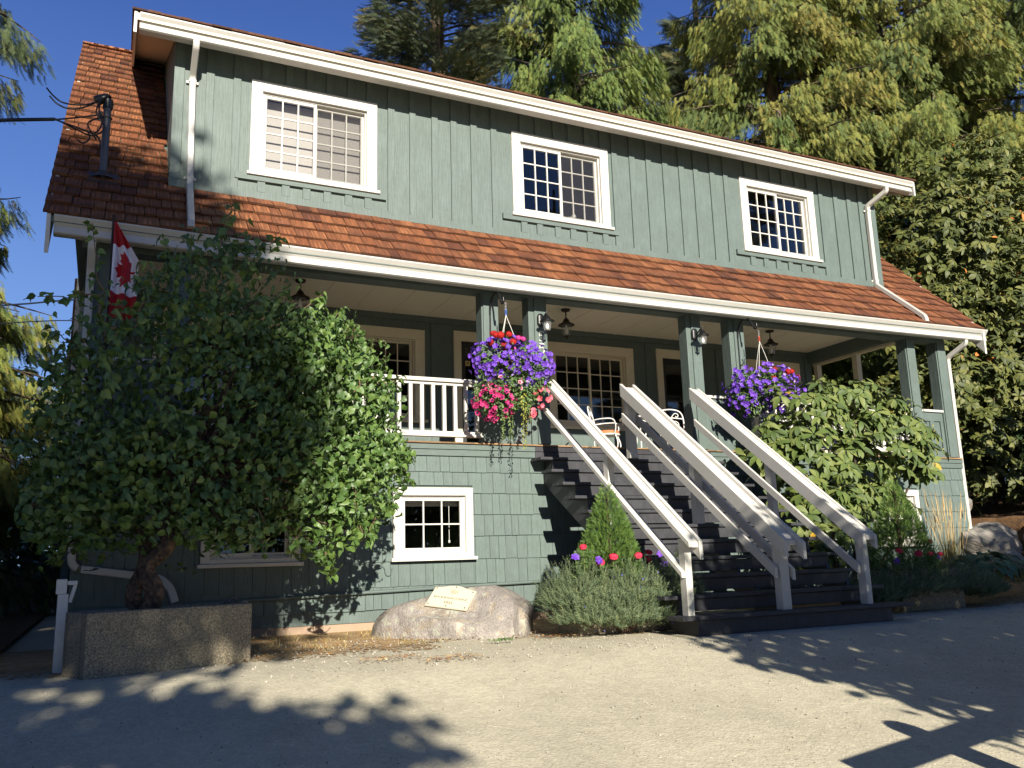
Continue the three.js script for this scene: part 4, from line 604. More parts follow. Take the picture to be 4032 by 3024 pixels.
// ---- boulder with its plaque
{
  const b = thing('granite_boulder', 'large pale grey boulder carrying a cream plaque in front of the house', 'boulder', [-0.42, 0, 1.22], -0.72);
  const g = new THREE.IcosahedronGeometry(1, 6), p = g.attributes.position, uv = new Float32Array(p.count * 2), NF = V(0.02, 0.76, 0.65);
  for (let i = 0; i < p.count; i++) {
    const x = p.getX(i), y = p.getY(i), z = p.getZ(i), n = 1 + 0.12 * fbm(x * 1.3 + 3, y * 1.3, z * 1.3, 3), q = V(Math.sign(x) * Math.abs(x) ** 0.8 * 0.93 * n, (y > 0 ? y ** 0.62 * (0.50 + 0.09 * x - 0.10 * Math.max(0, -x - 0.35)) : y * 0.2) * n, Math.sign(z) * Math.abs(z) ** 0.8 * 0.52 * n);
    const over = NF.dot(q) - 0.455; if (over > 0) q.addScaledVector(NF, -over * 0.9); const top = q.y - (q.x < 0.42 ? 0.47 + 0.235 * q.x : 0.569 - 0.75 * (q.x - 0.42)); if (top > 0) q.y -= top * 0.8;
    if (q.x > 0.78) q.x -= (q.x - 0.78) * 0.6; const f = 0.014 * fbm(q.x * 7, q.y * 7, q.z * 7, 4) + 0.05 * fbm(q.x * 2.2 + 5, q.y * 2.2, q.z * 2.2, 2) * (Math.abs(q.x + 0.12) < 0.3 && q.z > 0 ? 0.15 : 1); q.addScaledVector(q.clone().normalize(), f);
    p.setXYZ(i, q.x, q.y, q.z); uv[i * 2] = q.x * 0.55 + 0.25 * q.z + 0.2 * q.y; uv[i * 2 + 1] = q.y * 0.8 - q.z * 0.75 + 0.15 * q.x;
  }
  g.setAttribute('uv', new THREE.BufferAttribute(uv, 2)); g.deleteAttribute('normal'); const g2 = g; g2.computeVertexNormals();
  part('stone', boxUV(smooth(g2).toNonIndexed()), M.rockB, b);
  const c = document.createElement('canvas'); c.width = 768; c.height = 512; const x = c.getContext('2d'); x.fillStyle = '#d9d0b6'; x.fillRect(0, 0, 768, 512);
  x.strokeStyle = '#9d957c'; x.lineWidth = 3; x.strokeRect(14, 60, 740, 440); x.fillStyle = '#4a4436'; x.textAlign = 'center'; x.strokeStyle = '#6b654f'; x.lineWidth = 5;
  for (let k = 0; k < 4; k++) { x.beginPath(); for (let i = 0; i <= 60; i++) { const t = i / 60, px = 300 + k * 12 + t * (180 - k * 20), py = 120 + k * 24 + 16 * Math.sin(t * 22 + k * 2) * (1 - t * 0.4); i ? x.lineTo(px, py) : x.moveTo(px, py); } x.stroke(); }
  x.font = 'bold 62px serif'; x.fillText('ROCKWOOD LODGE', 384, 320); x.font = 'bold 78px serif'; x.fillText('1935', 384, 425);
  const t = new THREE.CanvasTexture(c); t.colorSpace = THREE.SRGBColorSpace;
  const s = new THREE.Shape(); s.moveTo(-0.24, -0.16); s.lineTo(0.24, -0.16); s.lineTo(0.24, 0.12); s.quadraticCurveTo(0.16, 0.12, 0.10, 0.15); s.quadraticCurveTo(0, 0.18, -0.10, 0.15); s.quadraticCurveTo(-0.16, 0.12, -0.24, 0.12); s.closePath();
  const pg = new THREE.ExtrudeGeometry(s, { depth: 0.012, bevelEnabled: true, bevelSize: 0.003, bevelThickness: 0.003, bevelSegments: 1 }), u2 = pg.attributes.uv, pp = pg.attributes.position; for (let i = 0; i < u2.count; i++) u2.setXY(i, (pp.getX(i) + 0.245) / 0.49, (pp.getY(i) + 0.165) / 0.345);
  const pl = part('plaque', pg, std(col(0.82, 0.82, 0.82), { map: t, roughness: 0.5 }), b); pl.userData.label = 'cream plaque reading ROCKWOOD LODGE 1935';
  pl.position.set(0.05, 0.405, 0.262); pl.quaternion.copy(basisQ(V(0.16, 0.64, -0.755), V(0.02, 0.77, 0.64)));
  for (const [a, d] of [[-0.215, -0.135], [0, -0.14], [0.215, -0.135], [-0.215, 0.10], [0, 0.145], [0.215, 0.10]]) part('screw', new THREE.CylinderGeometry(0.008, 0.008, 0.006, 8).rotateX(1.57).translate(a, d, 0.017), M.lead, pl);
}
// ---- conical dwarf cedars
const sprayGeo = (() => { // flat little evergreen spray
  const pos = [], idx = []; const tri = (a, b, c) => { const n = pos.length / 3; pos.push(...a, ...b, ...c); idx.push(n, n + 1, n + 2); };
  tri([-0.03, 0, 0], [0.03, 0, 0], [0, 1, 0.08]); for (let k = 0; k < 5; k++) for (const s of [-1, 1]) { const y = 0.12 + k * 0.16, l = 0.42 - k * 0.055; tri([0, y - 0.05, 0.01], [0, y + 0.05, 0.01], [s * l * 0.75, y + l * 0.75, 0.05 + 0.03 * s]); }
  const g = new THREE.BufferGeometry(); g.setAttribute('position', new THREE.Float32BufferAttribute(pos, 3)); g.setAttribute('uv', new THREE.Float32BufferAttribute(new Float32Array(pos.length / 3 * 2), 2)); g.setIndex(idx); g.computeVertexNormals(); return g;
})();
function coneCedar(pos, h, r, label) {
  const t = thing('dwarf_conical_cedar', label, 'shrub', pos, 0, 'clipped conical cedars beside the stairs');
  part('trunk', cyl(0.035, 0.015, h * 0.9, 0, 0, 0, 8), M.bark, t);
  const items = []; for (let i = 0; i < 8500; i++) { const y = h * (1 - Math.sqrt(rnd())) * 0.99, a = rnd() * 6.2832, rad = (r * (1 - (y / h) ** 1.25) + 0.02) * (1 + 0.14 * fbm(Math.cos(a) * 2, y * 4, Math.sin(a) * 2, 3) * 2); const k = rr(0.72, 1.02); const o = V(Math.cos(a), 0, Math.sin(a)); items.push({ p: V(o.x * rad * k, y, o.z * rad * k).add(V(0, 0.0, 0)), q: basisQ(V(o.x * 0.8 + rr(-0.5, 0.5), 0.9 + rr(-0.3, 0.3), o.z * 0.8 + rr(-0.5, 0.5)), V(rr(-1, 1), rr(-0.3, 0.6), rr(-1, 1)).add(o)), s: rr(0.036, 0.064), g: 0, c: Math.floor(rnd() * 4) }); }
  foliage(t, 'spray', 'foliage', [sprayGeo], [[0.115, 0.205, 0.032], [0.09, 0.17, 0.028], [0.145, 0.245, 0.04], [0.07, 0.145, 0.028]], items, 0);
  return t;
}
reseed(610);
coneCedar([1.045, 0.46, 2.08], 1.12, 0.40, 'sunlit cone shaped dwarf cedar left of the stairs');
coneCedar([5.55, 0.42, 2.0], 1.26, 0.47, 'shaded cone shaped dwarf cedar right of the stairs');
// ---- grey green rosemary bushes
const sprigGeo = (() => { const pos = [], idx = []; const tri = (a, b, c) => { const n = pos.length / 3; pos.push(...a, ...b, ...c); idx.push(n, n + 1, n + 2); }; tri([-0.02, 0, 0], [0.02, 0, 0], [0.04, 1, 0.1]); for (let k = 0; k < 14; k++) { const y = 0.1 + k * 0.066, a = k * 2.4, l = 0.26 - 0.007 * k, c = Math.cos(a), s = Math.sin(a); tri([-s * 0.026, y, c * 0.026], [s * 0.026, y, -c * 0.026], [c * l, y + l * 0.75, s * l]); } const g = new THREE.BufferGeometry(); g.setAttribute('position', new THREE.Float32BufferAttribute(pos, 3)); g.setAttribute('uv', new THREE.Float32BufferAttribute(new Float32Array(pos.length / 3 * 2), 2)); g.setIndex(idx); g.computeVertexNormals(); return g; })();
function rosemary(pos, lobes, n, label, flowers) {
  const t = thing('rosemary_bush', label, 'shrub', pos, 0, 'rosemary bushes beside the stairs');
  part('stems', Array.from({ length: 14 }, () => taper(wiggle(V(rr(-0.15, 0.15), 0, rr(-0.1, 0.1)), V(rr(-0.5, 0.5), rr(0.25, 0.5), rr(-0.3, 0.4)), 4, 0.04), 0.014, 0.005, 12, 5)), M.twig, t);
  const items = []; for (let i = 0; i < n; i++) { const L = pick(lobes), d0 = sph(); d0.y = Math.abs(d0.y) * rr(-0.35, 1) + 0.05; const bump = 1 + 0.22 * fbm(d0.x * 3 + L[0] * 5, d0.y * 3, d0.z * 3 + 2, 3) * 2, k = rr(0.62, 1.0) * bump; const p = V(L[0] + d0.x * L[3] * k, Math.max(0.02, L[1] + d0.y * L[4] * k), L[2] + d0.z * L[5] * k); items.push({ p, q: basisQ(d0.clone().multiplyScalar(0.8).add(V(rr(-0.6, 0.6), rr(0.2, 1.0), rr(-0.6, 0.6))), sph()), s: rr(0.06, 0.14), g: 0, c: Math.floor(rnd() * 5) }); }
  foliage(t, 'sprig', 'foliage', [sprigGeo], [[0.135, 0.185, 0.085], [0.11, 0.16, 0.075], [0.16, 0.21, 0.10], [0.09, 0.14, 0.065], [0.18, 0.22, 0.095]], items, 0, { roughness: 0.7 });
  if (flowers) scatter('blossom', new THREE.IcosahedronGeometry(0.008, 0), std(col(0.12, 0.14, 0.55)), Array.from({ length: flowers }, () => { const L = pick(lobes), d0 = sph(); d0.z = Math.abs(d0.z); return { p: V(L[0] + d0.x * L[3], Math.max(0.05, L[1] + d0.y * L[4]), L[2] + d0.z * L[5]), q: new THREE.Quaternion(), s: V(1, 1, 1) }; }), null, null, t);
}
reseed(620);
rosemary([0.98, 0, 2.30], [[-0.42, 0.30, 0.0, 0.46, 0.44, 0.40], [0.10, 0.34, 0.08, 0.55, 0.44, 0.42], [0.52, 0.30, 0.15, 0.36, 0.44, 0.36], [-0.05, 0.15, 0.22, 0.78, 0.34, 0.34]], 12000, 'bushy grey green rosemary at the foot of the stairs beside the boulder', 26);
rosemary([5.70, 0.02, 2.15], [[-0.95, 0.16, 0.1, 0.45, 0.34, 0.36], [-0.30, 0.24, 0.15, 0.62, 0.42, 0.42], [0.55, 0.24, 0.0, 0.62, 0.40, 0.42], [1.05, 0.14, -0.05, 0.4, 0.3, 0.35]], 8500, 'low dark rosemary in shade right of the stairs', 0);
// ---- flowers
const petalRing = (n, r, cup, notch = 0.25) => { // funnel flower facing +z
  const pos = [0, 0, -cup * 1.4], idx = [], m = n * 4; for (let i = 0; i < m; i++) { const a = i / m * 6.2832, ph = (i % 4) / 4, k = 1 - notch * Math.abs(ph - 0.5) * 2 * 0.9; pos.push(Math.cos(a) * r * 0.32, Math.sin(a) * r * 0.32, -cup * 0.5); pos.push(Math.cos(a) * r * k, Math.sin(a) * r * k, 0.10 * r * Math.cos(a * n)); }
  for (let i = 0; i < m; i++) { const a = 1 + i * 2, b = 1 + ((i + 1) % m) * 2; idx.push(0, a, b, a, a + 1, b + 1, a, b + 1, b); }
  const g = new THREE.BufferGeometry(); g.setAttribute('position', new THREE.Float32BufferAttribute(pos, 3)); g.setAttribute('uv', new THREE.Float32BufferAttribute(new Float32Array(pos.length / 3 * 2), 2)); g.setIndex(idx); g.computeVertexNormals(); return g; };
const petunia = petalRing(5, 1, 0.5), eyeGeo = petalRing(5, 0.4, 0.45, 0);
const pomGeo = (() => { const q = []; for (let i = 0; i < 44; i++) { const y = 1 - (i + 0.5) / 44 * 1.35, a = i * 2.39996, r = Math.sqrt(Math.max(0, 1 - y * y)), n = V(r * Math.cos(a), y, r * Math.sin(a)); const g = petalRing(3, 0.36, 0.10, 0.35); g.applyQuaternion(new THREE.Quaternion().setFromUnitVectors(V(0, 0, 1), n)); g.translate(n.x * 0.85, n.y * 0.5, n.z * 0.85); q.push(g); } return mergeGeometries(q); })();
const petalMat = (c) => phy(col(...c), { side: THREE.DoubleSide, roughness: 0.6, transmission: 0.2, thickness: 0 });
const FM = { purple: [[0.124, 0.034, 0.416], [0.160, 0.052, 0.480], [0.100, 0.024, 0.336]].map(petalMat), magenta: [[0.400, 0.010, 0.112], [0.480, 0.016, 0.160]].map(petalMat), blush: [[0.600, 0.304, 0.336]].map(petalMat), coral: [[0.640, 0.096, 0.128], [0.656, 0.144, 0.200]].map(petalMat), red: [[0.496, 0.014, 0.010], [0.416, 0.010, 0.012]].map(petalMat), pink: [[0.600, 0.056, 0.336]].map(petalMat), throat: petalMat([0.024, 0.006, 0.048]), hot: [[0.640, 0.024, 0.080]].map(petalMat), lav: [[0.336, 0.224, 0.528]].map(petalMat) };
function flower(parent, name, kind, p, n, s) { const pom = kind === 'red' || kind === 'hot' || kind === 'pink', m = part(name, pom ? pomGeo : petunia, pick(FM[kind]), parent); m.position.copy(p); m.scale.setScalar(s); m.quaternion.setFromUnitVectors(pom ? V(0, 1, 0) : V(0, 0, 1), n.clone().normalize()).multiply(new THREE.Quaternion().setFromAxisAngle(pom ? V(0, 1, 0) : V(0, 0, 1), rnd() * 6)); return m; }
function basket(pos, label, hangLen, clip, lobes, plan, nLeaf, trail) {
  const t = thing('hanging_flower_basket', label, 'basket', pos, 0, 'flower baskets hung at the porch');
  part('bowl', new THREE.LatheGeometry([[0, -0.22], [0.09, -0.21], [0.16, -0.14], [0.19, 0], [0.195, 0.01], [0.18, 0.0], [0.15, -0.13], [0, -0.2]].map(([r, y]) => new THREE.Vector2(r, y)), 16), M.bark, t);
  const top = hangLen - 0.16; for (let k = 0; k < 3; k++) { const a = k * 2.094 + 0.5; part('hanger_wire', tube([[0, top, 0], [0.10 * Math.cos(a), top * 0.55, 0.10 * Math.sin(a)], [0.185 * Math.cos(a), 0, 0.185 * Math.sin(a)]], 0.0035, 12, 5), M.cord, t); }
  part('clip', new THREE.TorusGeometry(0.02, 0.005, 6, 12).scale(0.6, 1.8, 1).translate(0, top + 0.04, 0), clip, t);
  part('chain', Array.from({ length: 5 }, (_, k) => new THREE.TorusGeometry(0.010, 0.0028, 5, 10).scale(1, 1.4, 1).rotateY(k * 1.57).translate(0, top + 0.085 + k * 0.019, 0)), M.wire, t);
  const items = [], at = EYE.clone().sub(V(...pos));
  for (let i = 0; i < nLeaf; i++) { const L = pick(lobes), d0 = sph(), k = rr(0.55, 0.95); items.push({ p: V(L[0] + d0.x * L[3] * k, L[1] + d0.y * L[4] * k, L[2] + d0.z * L[5] * k), q: basisQ(d0.clone().add(V(rr(-0.6, 0.6), rr(-0.7, 0.5), rr(-0.6, 0.6))), d0.clone().add(V(0, 0.8, 0.2)).add(sph().multiplyScalar(0.6))), s: rr(0.028, 0.055), g: 0, c: Math.floor(rnd() * 4), at }); }
  const flowersAt = (L, a0, a1) => { const d0 = sph(); d0.z = Math.abs(d0.z) * 0.95 + 0.05; if (rnd() < 0.25) d0.z *= -1; d0.normalize(); return d0; };
  for (const [kind, L, n, s0, s1] of plan) for (let i = 0; i < n; i++) { const d0 = flowersAt(L), k = rr(0.88, 1.06); const p = V(L[0] + d0.x * L[3] * k, L[1] + d0.y * L[4] * k, L[2] + d0.z * L[5] * k), nn = d0.clone().add(V(-0.25, 0.25, 0.45)).add(sph().multiplyScalar(0.55)); const f = flower(t, kind === 'red' || kind === 'pink' || kind === 'hot' ? 'geranium_head' : 'petunia_flower', kind, p, nn, rr(s0, s1)); if (kind === 'blush' || kind === 'magenta' && i % 3 === 0) { const e = part('throat', eyeGeo, kind === 'blush' ? FM.magenta[0] : FM.throat, f); e.position.z = 0.06; } }
  const lg = leafGeo(1, [0.05, 0.26, 0.34, 0.26, 0.02], 0.2, 0.3, 0.1);
  for (const [x, y, z, len, c] of trail) { const P = [V(x, y, z)]; for (let k = 1; k <= 6; k++) P.push(V(x + rr(-0.02, 0.02), y - len * k / 6, z + rr(-0.01, 0.02))); part('trailing_stem', taper(P, 0.005, 0.003, 20, 5), M.stem, t); for (let k = 0; k < len * 150; k++) { const u = k / (len * 150), o = sph(); items.push({ p: V(x + o.x * 0.02, y - len * u, z + o.z * 0.02), q: basisQ(o.clone().add(V(0, -0.5, 0)), o.clone().add(V(0, 0.4, 1))), s: rr(0.022, 0.04) * (1 - 0.4 * u), g: 0, c: 4 + c, at }); } }
  foliage(t, 'leaf', 'foliage', [lg], [[0.09, 0.17, 0.045], [0.07, 0.14, 0.035], [0.12, 0.20, 0.05], [0.10, 0.16, 0.05], [0.30, 0.30, 0.035], [0.13, 0.20, 0.05]], items, 0);
}
reseed(640);
basket([0.66, 3.27, 0.42], 'large hanging basket of purple, magenta, coral and red flowers left of the stairs', 0.81, M.blueclip,
  [[0, 0.05, 0, 0.46, 0.30, 0.34], [-0.15, -0.38, 0.03, 0.36, 0.38, 0.30], [0.32, -0.15, 0.02, 0.30, 0.34, 0.28], [0.1, -0.3, 0.05, 0.35, 0.35, 0.3]],
  [['purple', [-0.22, 0.02, 0.02, 0.32, 0.30, 0.32], 95, 0.034, 0.045], ['purple', [0.26, -0.02, 0.04, 0.36, 0.32, 0.32], 135, 0.034, 0.047], ['purple', [-0.03, 0.25, 0.0, 0.26, 0.12, 0.2], 22, 0.032, 0.042], ['magenta', [-0.22, -0.52, 0.05, 0.29, 0.26, 0.26], 92, 0.030, 0.040], ['blush', [-0.12, -0.32, 0.1, 0.28, 0.15, 0.26], 17, 0.028, 0.034], ['coral', [0.42, -0.42, 0.05, 0.16, 0.16, 0.16], 26, 0.032, 0.042], ['coral', [0.30, -0.66, 0.1, 0.08, 0.07, 0.08], 7, 0.030, 0.038], ['red', [-0.12, 0.28, 0.05, 0.32, 0.10, 0.22], 9, 0.042, 0.055], ['red', [-0.02, 0.34, 0.0, 0.1, 0.06, 0.1], 2, 0.045, 0.055], ['pink', [0.05, 0.24, 0.1, 0.22, 0.08, 0.2], 5, 0.034, 0.042], ['lav', [0.05, -0.3, 0.15, 0.16, 0.18, 0.2], 12, 0.020, 0.026]], 4200,
  [[0.10, -0.42, 0.24, 0.72, 0], [-0.16, -0.68, 0.16, 0.34, 1], [-0.48, -0.36, 0.12, 0.2, 1], [0.2, -0.5, 0.2, 0.3, 1], [-0.02, -0.7, 0.1, 0.3, 1]]);
basket([4.89, 3.18, 0.42], 'hanging basket of purple petunias with a few red geraniums above the rhododendron', 0.89, M.redclip,
  [[0, 0.02, 0, 0.58, 0.30, 0.40], [-0.35, -0.2, 0.05, 0.30, 0.26, 0.28]],
  [['purple', [0, 0.02, 0, 0.66, 0.36, 0.44], 190, 0.030, 0.044], ['purple', [-0.42, -0.2, 0.05, 0.28, 0.26, 0.28], 60, 0.034, 0.046], ['purple', [0.1, -0.25, 0.15, 0.36, 0.2, 0.25], 24, 0.03, 0.042], ['lav', [0.05, 0.05, 0.1, 0.5, 0.3, 0.4], 14, 0.024, 0.032], ['red', [0.28, 0.22, 0.1, 0.30, 0.10, 0.25], 5, 0.042, 0.052]], 3800, []);
function bed(name, label, kind, spots, cat, group) { spots.forEach(([x, y, z, lab]) => { const f = thing(name, lab ?? label, cat, [x, y, z], 0, group); const h = 0.34; part('stem', taper([V(0, -h, 0), V(rr(-0.02, 0.02), -h / 2, rr(-0.02, 0.02)), V(0, 0, 0)], 0.005, 0.004, 8, 5), M.stem, f); const n = kind === 'hot' ? 1 : 2; for (let k = 0; k < n; k++) flower(f, 'flower_head', kind, V(rr(-0.03, 0.03) * (n - 1), 0.01 + rr(-0.03, 0.02) * (n - 1), rr(-0.02, 0.03)), V(-0.2 + rr(-0.3, 0.3), kind === 'hot' ? 1 : 0.4, kind === 'hot' ? 0.35 : 1), kind === 'hot' ? rr(0.042, 0.054) : rr(0.036, 0.044)); for (let k = 0; k < 5; k++) { const l = part('leaf', leafGeo(0.07, [0.01, 0.03, 0.036, 0.03, 0.004], 0.2, 0.3, 0), leafMat([0.09, 0.17, 0.04]), f); l.position.set(0, -0.05 - k * 0.035, 0); l.quaternion.copy(basisQ(V(Math.cos(k * 2.2), 0.3, Math.sin(k * 2.2)), V(0, 1, 0.3))); } }); }
reseed(650);
bed('geranium_plant', '', 'hot', [[0.60, 0.885, 2.28, 'hot pink geranium farthest left beside the sunlit cedar'], [0.73, 0.72, 2.42, 'small hot pink geranium low at the front of the sunlit cedar'], [0.86, 0.775, 2.45, 'hot pink geranium in front of the sunlit cedar, nearer the boulder'], [1.16, 0.78, 2.45, 'hot pink geranium in front of the sunlit cedar, nearer the stairs'], [1.50, 0.81, 2.15, 'hot pink geranium between the sunlit cedar and the left newel'], [1.40, 0.735, 2.3, 'low hot pink geranium beside the purple petunias at the stairs'], [5.05, 0.74, 2.4, 'shaded hot pink geranium nearest the right newel'], [5.35, 0.70, 2.45, 'shaded hot pink geranium in front of the right cedar'], [5.62, 0.69, 2.4, 'second shaded hot pink geranium in front of the right cedar'], [6.12, 0.68, 2.1, 'sunlit hot pink geranium right of the shaded cedar'], [6.35, 0.85, 1.8, 'hot pink geranium farthest right behind the rosemary']], 'geranium', 'hot pink geraniums around the cedars');
bed('petunia_plant', '', 'purple', [[0.50, 0.775, 2.3, 'dark purple petunia at the left end of the sunlit flower bed'], [0.68, 0.735, 2.48, 'purple petunia in front of the sunlit cedar near the boulder'], [1.66, 0.79, 2.15, 'purple petunia closest to the left newel post'], [1.62, 0.71, 2.3, 'low purple petunia beside the left newel post'], [5.95, 0.66, 2.2, 'purple petunia beside the sunlit geranium on the right'], [5.0, 0.62, 2.4, 'purple petunia in shade behind the right newel']], 'petunia', 'purple petunias around the cedars');
// planting boxes hidden in the rosemary
for (const [x, lab] of [[1.05, 'low concrete planter box half hidden by the sunlit rosemary'], [5.65, 'low concrete planter box half hidden by the shaded rosemary']]) { const b = thing('planter_box', lab, 'planter', [x, 0, 2.15], 0, 'planter boxes of the cedars'); part('box', [rbx(-0.56, 0.56, 0, 0.5, 0.14, 0.2, 0.012), rbx(-0.56, 0.56, 0, 0.5, -0.3, -0.24, 0.012), rbx(-0.56, -0.5, 0, 0.5, -0.24, 0.14, 0.012), rbx(0.5, 0.56, 0, 0.5, -0.24, 0.14, 0.012)], M.agg, b); part('soil', bx(-0.5, 0.5, 0, 0.45, -0.24, 0.14), M.soil, b); }
// ---- rhododendron in front of the porch
function rhodo(name, label, pos, lobes, nWhorl, leafLen, singles, pal, trunkTops, group, at0) {
  const t = thing(name, label, 'shrub', pos, 0, group), items = [], gs = [leafGeo(1, [0.03, 0.10, 0.18, 0.225, 0.215, 0.15, 0.03], 0.12, 0.22, 0.05), leafGeo(1, [0.03, 0.10, 0.18, 0.225, 0.215, 0.15, 0.03], 0.28, 0.5, -0.1)];
  const tot = lobes.reduce((s, L) => s + L[6], 0), at = EYE.clone().sub(V(...pos)), buds = [];
  for (const L of lobes) for (let i = 0; i < nWhorl * L[6] / tot; i++) {
    const d0 = sph(); if (d0.z < -0.5) d0.z *= -1; const k = rnd() < 0.8 ? rr(0.78, 1.03) : rr(0.35, 0.8), c = V(L[0] + d0.x * L[3] * k, L[1] + d0.y * L[4] * k, L[2] + d0.z * L[5] * k); if (c.y < 0.15) continue;
    const ax = d0.clone().multiplyScalar(0.55).add(V(rr(-0.3, 0.3), rr(0.35, 0.9), rr(-0.1, 0.5))).normalize(), e1 = ax.clone().cross(V(0.3, 0.2, 1)).normalize(), e2 = ax.clone().cross(e1), n = 6 + Math.floor(rnd() * 5), a0 = rnd() * 6, lift = rr(-0.35, 0.55);
    for (let j = 0; j < n; j++) { const a = a0 + j * 6.2832 / n + rr(-0.25, 0.25), dir = e1.clone().multiplyScalar(Math.cos(a)).addScaledVector(e2, Math.sin(a)).addScaledVector(ax, lift + rr(-0.25, 0.25)).add(V(0, -0.15, 0)); items.push({ p: c.clone().addScaledVector(dir, 0.015), q: basisQ(dir, ax.clone().addScaledVector(dir, -0.2)), s: leafLen * rr(0.65, 1.15), g: Math.floor(rnd() * 2), c: rnd() < 0.006 ? pal.length - 1 : Math.floor(rnd() * (pal.length - 1)), at }); }
    if (rnd() < 0.5) buds.push([c, ax]);
  }
  part('stems', trunkTops.map(([a, b]) => taper(wiggle(V(...a), V(...b), 6, 0.08), 0.035, 0.010, 26, 6)), M.greyBark, t);
  if (buds.length) scatter('bud', new THREE.SphereGeometry(1, 6, 5), std(col(0.26, 0.27, 0.07)), buds.map(([c, ax]) => ({ p: c.clone().addScaledVector(ax, leafLen * 0.18), q: basisQ(ax, V(0, 0, 1)), s: V(leafLen * 0.06, leafLen * 0.14, leafLen * 0.06) })), null, null, t);
  foliage(t, 'leaf', 'crown', gs, pal, items, singles, { roughness: 0.55, specularIntensity: 0.6 });
  return t;
}
reseed(660);
const RP = [[0.105, 0.150, 0.036], [0.085, 0.128, 0.030], [0.135, 0.178, 0.042], [0.07, 0.108, 0.032], [0.165, 0.20, 0.055], [0.50, 0.30, 0.03]];
rhodo('rhododendron_bush', 'sunlit rhododendron with long oval leaves growing before the right porch railing', [5.6, 0, 0.95],
  [[-0.1, 2.15, 0.0, 1.25, 1.0, 0.55, 3], [1.25, 2.3, -0.1, 0.9, 0.75, 0.45, 1.6], [-0.95, 2.25, -0.15, 0.5, 0.55, 0.35, 0.8], [-0.5, 1.25, 0.2, 0.75, 0.65, 0.4, 1.0], [0.5, 1.35, 0.1, 0.8, 0.5, 0.4, 0.8], [1.95, 2.2, -0.15, 0.38, 0.45, 0.3, 0.4], [0.35, 3.05, 0.1, 0.5, 0.28, 0.3, 0.4], [-0.9, 0.75, 0.35, 0.3, 0.3, 0.25, 0.2], [-0.45, 2.85, 0.1, 0.65, 0.4, 0.35, 0.6], [1.0, 2.85, 0.0, 0.7, 0.35, 0.35, 0.6]],
  470, 0.185, 300, RP, [[[0, 0, 0], [-0.6, 2.2, 0.2]], [[0.1, 0, 0], [0.3, 2.6, 0.2]], [[0.2, 0, -0.05], [1.2, 2.2, 0.1]], [[-0.1, 0, 0.05], [-0.7, 1.3, 0.3]], [[0.1, 0, 0.1], [0.6, 1.4, 0.3]], [[0.25, 0, 0], [1.8, 2.1, 0]]], 'rhododendrons by the house');
reseed(661);
rhodo('tall_rhododendron', 'tall dense evergreen shrub filling the corner right of the house', [14.8, 1.2, -3.2],
  [[-1.5, 6.4, 0.2, 1.6, 1.9, 1.5, 1.6], [0.3, 7.8, 0, 2.0, 1.9, 1.6, 2], [2.2, 6.8, 0.2, 2.0, 2.4, 1.6, 2], [-2.1, 3.6, 0.5, 1.5, 2.2, 1.4, 2], [0.4, 4.2, 0.9, 2.0, 2.4, 1.4, 2.4], [2.6, 3.6, 1.0, 1.9, 2.4, 1.4, 2], [-1.6, 1.6, 0.9, 1.3, 1.3, 1.1, 1.0], [1.4, 1.6, 1.4, 2.0, 1.4, 1.2, 1.3]],
  2700, 0.20, 0, [[0.092, 0.110, 0.026], [0.072, 0.090, 0.022], [0.12, 0.135, 0.03], [0.058, 0.076, 0.022], [0.15, 0.155, 0.04], [0.60, 0.20, 0.04]], [[[0, 0, 0], [-1.5, 6, 0.2]], [[0.2, 0, 0], [0.5, 7, 0]], [[0.4, 0, 0], [2.3, 6, 0.2]], [[-0.3, 0, 0.3], [-1.8, 3.5, 0.6]], [[0.3, 0, 0.3], [0.4, 4, 0.8]], [[0.5, 0, 0.3], [2.2, 3.6, 0.8]]], 'rhododendrons by the house');
